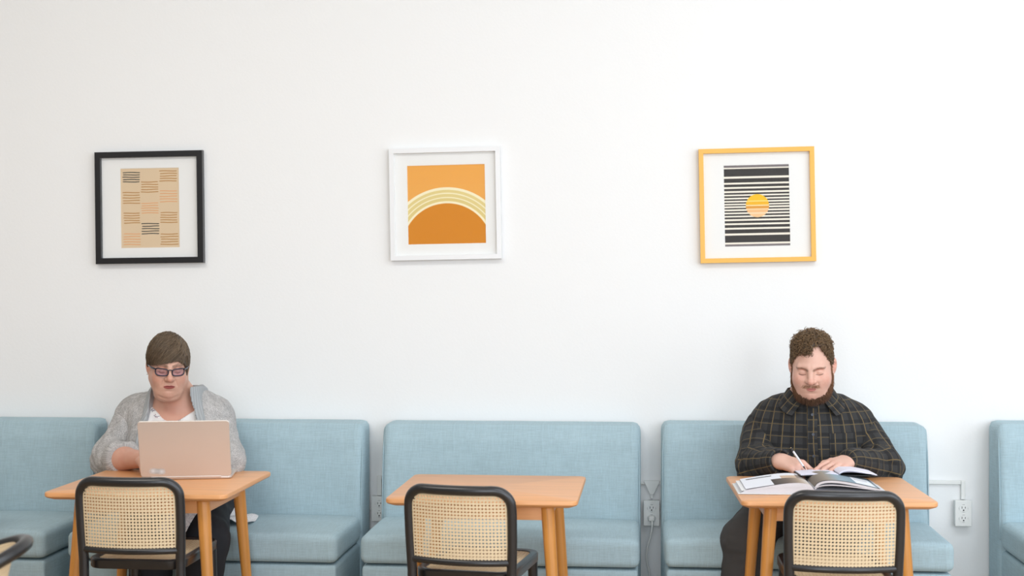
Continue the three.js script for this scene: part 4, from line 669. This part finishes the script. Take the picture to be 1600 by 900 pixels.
  const wr = (x, y, z, e) => { const dx = x - e[0], dy = y - e[1], dz = z - e[2], r = Math.hypot(dx, dy, dz); return 0.0065 * Math.sin((dx * 0.4 + dy + dz * 0.5) * 120 + 2.5 * noise(x * 18, y * 18, z * 18)) * Math.exp(-r * r / 0.009); };
  for (const [A, s] of [[AL, -0.3], [AR, 0.3]]) { const f = chainField(arm(A)), dir = V(...A[2]).sub(V(...A[1])).normalize(), cp = V(...A[1]).lerp(V(...A[2]), A === AR ? 1.12 : 1.0);
    const F = (x, y, z) => { const near = Math.hypot(x - cp.x, y - cp.y, z - cp.z) < 0.11 ? (x - cp.x) * dir.x + (y - cp.y) * dir.y + (z - cp.z) * dir.z : -1; return smax(f(x, y, z) - 0.017 + folds(x, y, z) + wr(x, y, z, A[1]), near, 0.005); };
    part(shirt, 'sleeve', moved(nets(F, [0, 1, 2].map((k) => Math.min(...A.map((p) => p[k])) - 0.11), [0, 1, 2].map((k) => Math.max(...A.map((p) => p[k])) + 0.11), 0.0055, { uv: limbUV(A, [s, 0.2, 1]) }), P), check);
    const cq = V(...A[2]).addScaledVector(dir, A === AR ? -0.012 : -0.042);
    part(shirt, 'cuff', moved(nets((x, y, z) => { const a = (x - cq.x) * dir.x + (y - cq.y) * dir.y + (z - cq.z) * dir.z, rr = f(x, y, z); return smax(smax(rr - 0.017, Math.abs(a - 0.02) - 0.032, 0.005), -(rr - 0.006), 0.004); }, [cq.x - 0.09, cq.y - 0.09, cq.z - 0.09], [cq.x + 0.09, cq.y + 0.09, cq.z + 0.09], 0.004, { uv: limbUV(A, [s, 0.2, 1]) }), P), check); }
  const uvFix = (g, w, h) => { const u = g.attributes.uv; for (let i = 0; i < u.count; i++) u.setXY(i, u.getX(i) * w, u.getY(i) * h); return g; };
  part(shirt, 'placket', moved(uvFix(onFront(shirtF, 4, 60, (u, v) => [mix(0.612, 0.647, u) + 0.002 * Math.sin(v * 8), mix(0.70, 0.975, v)], 0.004, 0.004), 0.035, 0.275), P), check);
  part(shirt, 'pocket', moved(uvFix(onFront(shirtF, 12, 12, (u, v) => [mix(0.690, 0.790, u), mix(0.785, 0.885, v)], 0.0025, 0.003), 0.1, 0.1), P), check);
  for (const y of [0.952, 0.882, 0.805]) { const x = 0.630; part(shirt, 'button', moved(new THREE.CylinderGeometry(0.0052, 0.0052, 0.0022, 20).rotateX(Math.PI / 2).translate(x, y, frontZ(shirtF, x, y) + 0.006), P), phys({ color: new THREE.Color().setRGB(0.08, 0.09, 0.11), roughness: 0.25, clearcoat: 0.5 })); }
  const neckPt = (a, y, k) => [0.636 + Math.sin(a) * (0.083 + k), y, 0.408 + Math.cos(a) * (0.082 + k)];
  part(shirt, 'collar_stand', moved(uvFix(grid(48, 6, (u, v) => { const a = mix(0.35, 2 * Math.PI - 0.35, u), b = Math.abs(Math.PI - a); return neckPt(a, 0.960 + 0.075 * v - 0.045 * v * smooth(1.6, 3.0, b), -0.004 * v); }, 0.004), 0.5, 0.05), P), check);
  for (const s of [-1, 1]) part(shirt, 'collar_flap', moved(uvFix(grid(16, 8, (u, v) => {              // u: from the nape round to the point, v: fold down to the edge
    const a = s * mix(2.9, 0.42, u), w = mix(0.045, 0.056, u ** 2), top = neckPt(a, 1.040 - 0.035 * smooth(0.55, 1, u), 0.002), lean = smooth(0.4, 1, u), x = top[0] + Math.sin(a) * 0.028 * v + s * 0.034 * v * lean, y = top[1] - w * v, z0 = top[2] + Math.cos(a) * 0.022 * v, z = Math.cos(a) > -0.2 ? mix(z0, Math.max(z0, frontZ(shirtF, x, y) + 0.007), v) : z0; return [x, y, z]; }, s * 0.0035), 0.3, 0.05), P), check);
  // trousers
  const greyT = std({ color: new THREE.Color().setRGB(0.055, 0.052, 0.052), roughness: 0.9 });
  const hips = (x, y, z) => smin(ell(x, y, z, [0.64, 0.585, 0.36], [0.22, 0.09, 0.17]), legs(x, y, z), 0.05) - 0.016 + 0.004 * noise(x * 14 + z * 8, y * 26, z * 22) + 0.002 * noise(x * 50, y * 60, z * 30);
  part(P, 'trousers', moved(nets((x, y, z) => Math.max(hips(x, y, z), 0.12 - y), [0.22, 0.10, 0.15], [1.02, 0.72, 0.96], 0.009), P), greyT, 'dark grey trousers');
  for (const L of LEGS) part(P, 'shoe', moved(nets((x, y, z) => Math.max(smin(cone(x, y, z, [L[2][0], 0.045, L[2][2] - 0.03], [L[2][0], 0.035, L[2][2] + 0.17], 0.044, 0.038), cone(x, y, z, [L[2][0], 0.05, L[2][2]], [L[2][0], 0.11, L[2][2]], 0.046, 0.05), 0.03), 0.002 - y), [L[2][0] - 0.07, -0.01, L[2][2] - 0.1], [L[2][0] + 0.07, 0.17, L[2][2] + 0.23], 0.008), P), M.dark);
}

// ---------------------------------------------------------------- laptop
{ const L = thing('laptop', 'open silver laptop with its lid turned to the camera', 'laptop', [-1.599, 0.741, 0.842], 0.20);
  const w = 0.312, deck = 0.218, silver = phys({ color: new THREE.Color().setRGB(0.70, 0.645, 0.60), metalness: 0.5, roughness: 0.45 }), keyMat = std({ color: new THREE.Color().setRGB(0.05, 0.05, 0.055), roughness: 0.6 });
  const base = part(L, 'base', mergeNormals(ringLoft([roundRect(w / 2 - 0.004, deck / 2 - 0.004, 0.012, 0), roundRect(w / 2, deck / 2, 0.014, 0.004), roundRect(w / 2, deck / 2, 0.014, 0.010), roundRect(w / 2 - 0.001, deck / 2 - 0.001, 0.013, 0.011)]).translate(0, 0, -deck / 2), 0.8), silver);
  for (let r = 0; r < 5; r++) for (let c = 0; c < 13; c++) part(base, 'key', box(0.0165, 0.0016, 0.0155, (c - 6) * 0.0195 + (r % 2) * 0.004, 0.0118, -0.045 - r * 0.0185), keyMat);
  part(base, 'trackpad', rbox(0.1, 0.001, 0.062, 0.0004, 0, 0.0112, -0.174), std({ color: new THREE.Color().setRGB(0.5, 0.45, 0.42), roughness: 0.4 }));
  part(L, 'hinge', new THREE.CylinderGeometry(0.0052, 0.0052, 0.24, 16).rotateZ(Math.PI / 2).translate(0, 0.0095, -0.002), silver);
  const lh = 0.214, face = canvasTexture(512, 340, (g, W, Hh) => { g.fillStyle = '#ffffff'; g.fillRect(0, 0, W, Hh); });
  const lid = new THREE.Group(); lid.name = 'screen_lid'; lid.position.set(0, 0.0095, 0.0); lid.rotation.x = 0.33; L.add(lid);
  const out = (i, z) => roundRect(w / 2 - i, lh / 2 - i, 0.011, 0).map(([x, , y]) => [x, -y + lh / 2 + 0.002, z]);
  part(lid, 'lid_shell', mergeNormals(ringLoft([out(0, -0.0035), out(0, 0.0005), out(0.0012, 0.002)].map((r) => r.slice())), 0.8), silver);
  part(lid, 'screen', box(w - 0.012, lh - 0.014, 0.0008, 0, lh / 2 + 0.003, -0.004), std({ color: new THREE.Color().setRGB(0.02, 0.02, 0.025), roughness: 0.3 }));
  const blur = canvasTexture(256, 192, (g, W, Hh) => { g.clearRect(0, 0, W, Hh); const spot = (x, y, r, c) => { const q = g.createRadialGradient(x, y, 0, x, y, r); q.addColorStop(0, c + '0.95)'); q.addColorStop(0.45, c + '0.6)'); q.addColorStop(1, c + '0)'); g.fillStyle = q; g.fillRect(0, 0, W, Hh); }; spot(72, 100, 72, 'rgba(232,236,240,'); spot(186, 112, 70, 'rgba(228,236,242,'); spot(128, 104, 62, 'rgba(196,204,208,'); });
  part(lid, 'worn_emblem', new THREE.PlaneGeometry(0.062, 0.040).translate(-0.098, 0.026, 0.0024), phys({ map: blur, transparent: true, roughness: 0.5 }));
}

// ---------------------------------------------------------------- the large open book
const paper = std({ color: new THREE.Color().setRGB(0.82, 0.82, 0.82), roughness: 0.85 });
const edgeTex = canvasTexture(64, 128, (g, w, h) => { g.fillStyle = '#dcdde3'; g.fillRect(0, 0, w, h); const r = rngOf(77); for (let y = 0; y < h; y += 3) { g.fillStyle = `rgba(120,118,122,${0.15 + r() * 0.35})`; g.fillRect(0, y, w, 1); } });
edgeTex.repeat.set(20, 38);
const pageEdge = std({ map: edgeTex, roughness: 0.9 });
{ const B = thing('open_book', 'large open picture book lying in front of the man', 'book', [0.567, 0.741, 0.905], 0.02);
  const zn = 0.105, zf = -0.105, hL = (x) => { const t = clamp(-x / 0.24); return 0.013 + 0.027 * Math.sin(Math.PI * Math.min(1, t ** 0.52)) ** 0.9 * (1 - 0.2 * t); }, hR = (x) => { const t = clamp(x / 0.235); return 0.014 + 0.034 * Math.sin(Math.PI * Math.min(1, t ** 0.50)) ** 0.85 * (1 - 0.1 * t); };
  part(B, 'cover', join([rbox(0.246, 0.0025, 0.216, 0.001, -0.125, 0.0013, 0), rbox(0.246, 0.0025, 0.216, 0.001, 0.125, 0.0013, 0)]), std({ color: new THREE.Color().setRGB(0.75, 0.75, 0.73), roughness: 0.6 }));
  const under = (f, x0, x1, y0, z0, z1, splay = 0) => { const n = 26, rings = []; for (const [z, k] of [[z1, 0], [z0, 0]]) { const r = []; for (let i = 0; i <= n; i++) r.push([mix(x0, x1, i / n), y0, z]); for (let i = n; i >= 0; i--) { const x = mix(x0, x1, i / n); r.push([x * (1 - splay), f(x), z]); } rings.push(r); } return rings; };
  const solid = (f, x0, x1, y0, splay) => { const [a, b] = under(f, x0, x1, y0, zn, zf, splay); const sh = new THREE.Shape(b.map(([x, y]) => new THREE.Vector2(x, y))); return boxUV(new THREE.ExtrudeGeometry(sh, { depth: zn - zf, bevelEnabled: false }).translate(0, 0, zf)); };
  part(B, 'page_block', solid(hL, -0.240, -0.0005, 0.0027, 0.07), pageEdge); 
  part(B, 'page_block', solid((x) => 0.010 + 0.006 * Math.exp(-x / 0.03), 0.0005, 0.238, 0.0027, 0.02), pageEdge);
  const sheet = (f, s, x1, lift, thick) => grid(30, 6, (u, v) => { const uu = s < 0 ? 1 - u : u, x = s * mix(0.0015, x1, uu); return [x, f(x) + lift, mix(zn, zf, v)]; }, thick);
  part(B, 'page_bunch', sheet(hR, 1, 0.222, 0, 0.0075), pageEdge); part(B, 'page_bunch', sheet((x) => hR(x) * 0.62 + 0.004, 1, 0.229, 0, 0.003), pageEdge);
  const left = canvasTexture(512, 448, (g, w, h) => { g.fillStyle = '#e9ebf2'; g.fillRect(0, 0, w, h); g.fillStyle = '#3b3a3c'; g.fillRect(40, 60, 200, 34); g.fillStyle = '#e9ebf2'; for (let k = 0; k < 9; k++) g.fillRect(48 + k * 21, 70, 9, 4);
    g.fillStyle = '#34302e'; g.fillRect(215, 225, 120, 223); const q = g.createLinearGradient(215, 0, 480, 0); q.addColorStop(0, '#3a342f'); q.addColorStop(0.45, '#6f6258'); q.addColorStop(0.75, '#a89684'); q.addColorStop(1, '#d8cfc6'); g.fillStyle = q; g.fillRect(215, 225, 290, 223); g.fillStyle = '#cdb49c'; g.fillRect(300, 110, 120, 115); g.fillStyle = '#8d8078'; g.fillRect(420, 60, 84, 165); });
  const right = canvasTexture(512, 448, (g, w, h) => { const q = g.createLinearGradient(0, 0, w, 0); q.addColorStop(0, '#6d6258'); q.addColorStop(0.22, '#9a9084'); q.addColorStop(0.4, '#8ea2ae'); q.addColorStop(0.7, '#7d95a4'); q.addColorStop(1, '#9db0ba'); g.fillStyle = q; g.fillRect(0, 0, w, h); g.fillStyle = '#e7eaf0'; g.fillRect(335, 90, 150, 320); g.fillStyle = '#4a4a50'; for (let k = 0; k < 3; k++) g.fillRect(352, 200 + k * 14, 105, 5); g.fillStyle = '#23262b'; g.fillRect(0, 436, w, 12); g.fillRect(500, 0, 12, h); });
  for (const t of [left, right]) t.wrapS = t.wrapT = THREE.ClampToEdgeWrapping;
  part(B, 'page', sheet(hL, -1, 0.222, 0.0012, 0.0006), std({ map: left, roughness: 0.6 })); part(B, 'page', sheet(hR, 1, 0.214, 0.0012, 0.0006), std({ map: right, roughness: 0.6 }));
  part(B, 'page', sheet((x) => hL(x) * 0.55 + 0.004, -1, 0.236, 0, 0.0006), paper);
}
// ---------------------------------------------------------------- the small notebook and the pen
{ const N = thing('notebook', 'small open notebook with a black cover under the mans hands', 'notebook', [0.670, 0.778, 0.790], 0.03); N.rotation.order = 'YXZ'; N.rotation.x = -0.04;
  N.userData.label = 'small open notebook with black cover that the man writes in';
  part(N, 'cover', join([rbox(0.132, 0.0022, 0.146, 0.001, -0.0665, 0.0, 0), rbox(0.132, 0.0022, 0.146, 0.001, 0.0665, 0.002, 0)]), M.dark);
  const hl = (x) => 0.004 + 0.005 * Math.sin(Math.PI * clamp(-x / 0.128) ** 0.45), hr = (x) => 0.006 + 0.015 * Math.sin(Math.PI * clamp(x / 0.128) ** 0.55) ** 0.9;
  const leaf = (f, s, x1, th) => grid(24, 4, (u, v) => { const uu = s < 0 ? 1 - u : u, x = s * mix(0.001, x1, uu); return [x, f(x), mix(0.070, -0.070, v)]; }, th);
  const lilac = std({ color: new THREE.Color().setRGB(0.76, 0.74, 0.84), roughness: 0.85 });
  part(N, 'page_bunch', leaf(hl, -1, 0.128, 0.0025), lilac); part(N, 'page_bunch', leaf(hr, 1, 0.128, 0.004), lilac); part(N, 'page', leaf((x) => hr(x) * 0.7, 1, 0.129, 0.0008), lilac);
}
{ const a = V(0.529, 0.855, 0.715), b = V(0.572, 0.789, 0.772), d = b.clone().sub(a), T = thing('pen', 'thin black and white pen in the mans writing hand', 'pen', a.toArray());
  T.userData.label = 'thin dark pen held upright in the writing hand';
  const at = (t) => d.clone().multiplyScalar(t);
  part(T, 'barrel', taperTube([at(0.12), at(0.5), at(0.86)], [0.0036, 0.0038, 0.0034], 12), std({ color: new THREE.Color().setRGB(0.75, 0.73, 0.75), roughness: 0.35 }));
  part(T, 'cap', taperTube([at(0), at(0.16)], [0.0034, 0.0042], 12), M.black); part(T, 'tip', taperTube([at(0.86), at(0.95), at(1)], [0.0034, 0.002, 0.0006], 12), M.black);
  part(T, 'end_stud', new THREE.SphereGeometry(0.0034, 12, 8), phys({ color: new THREE.Color().setRGB(0.8, 0.6, 0.3), metalness: 0.8, roughness: 0.25 }));
}
renderer.render(scene, camera);
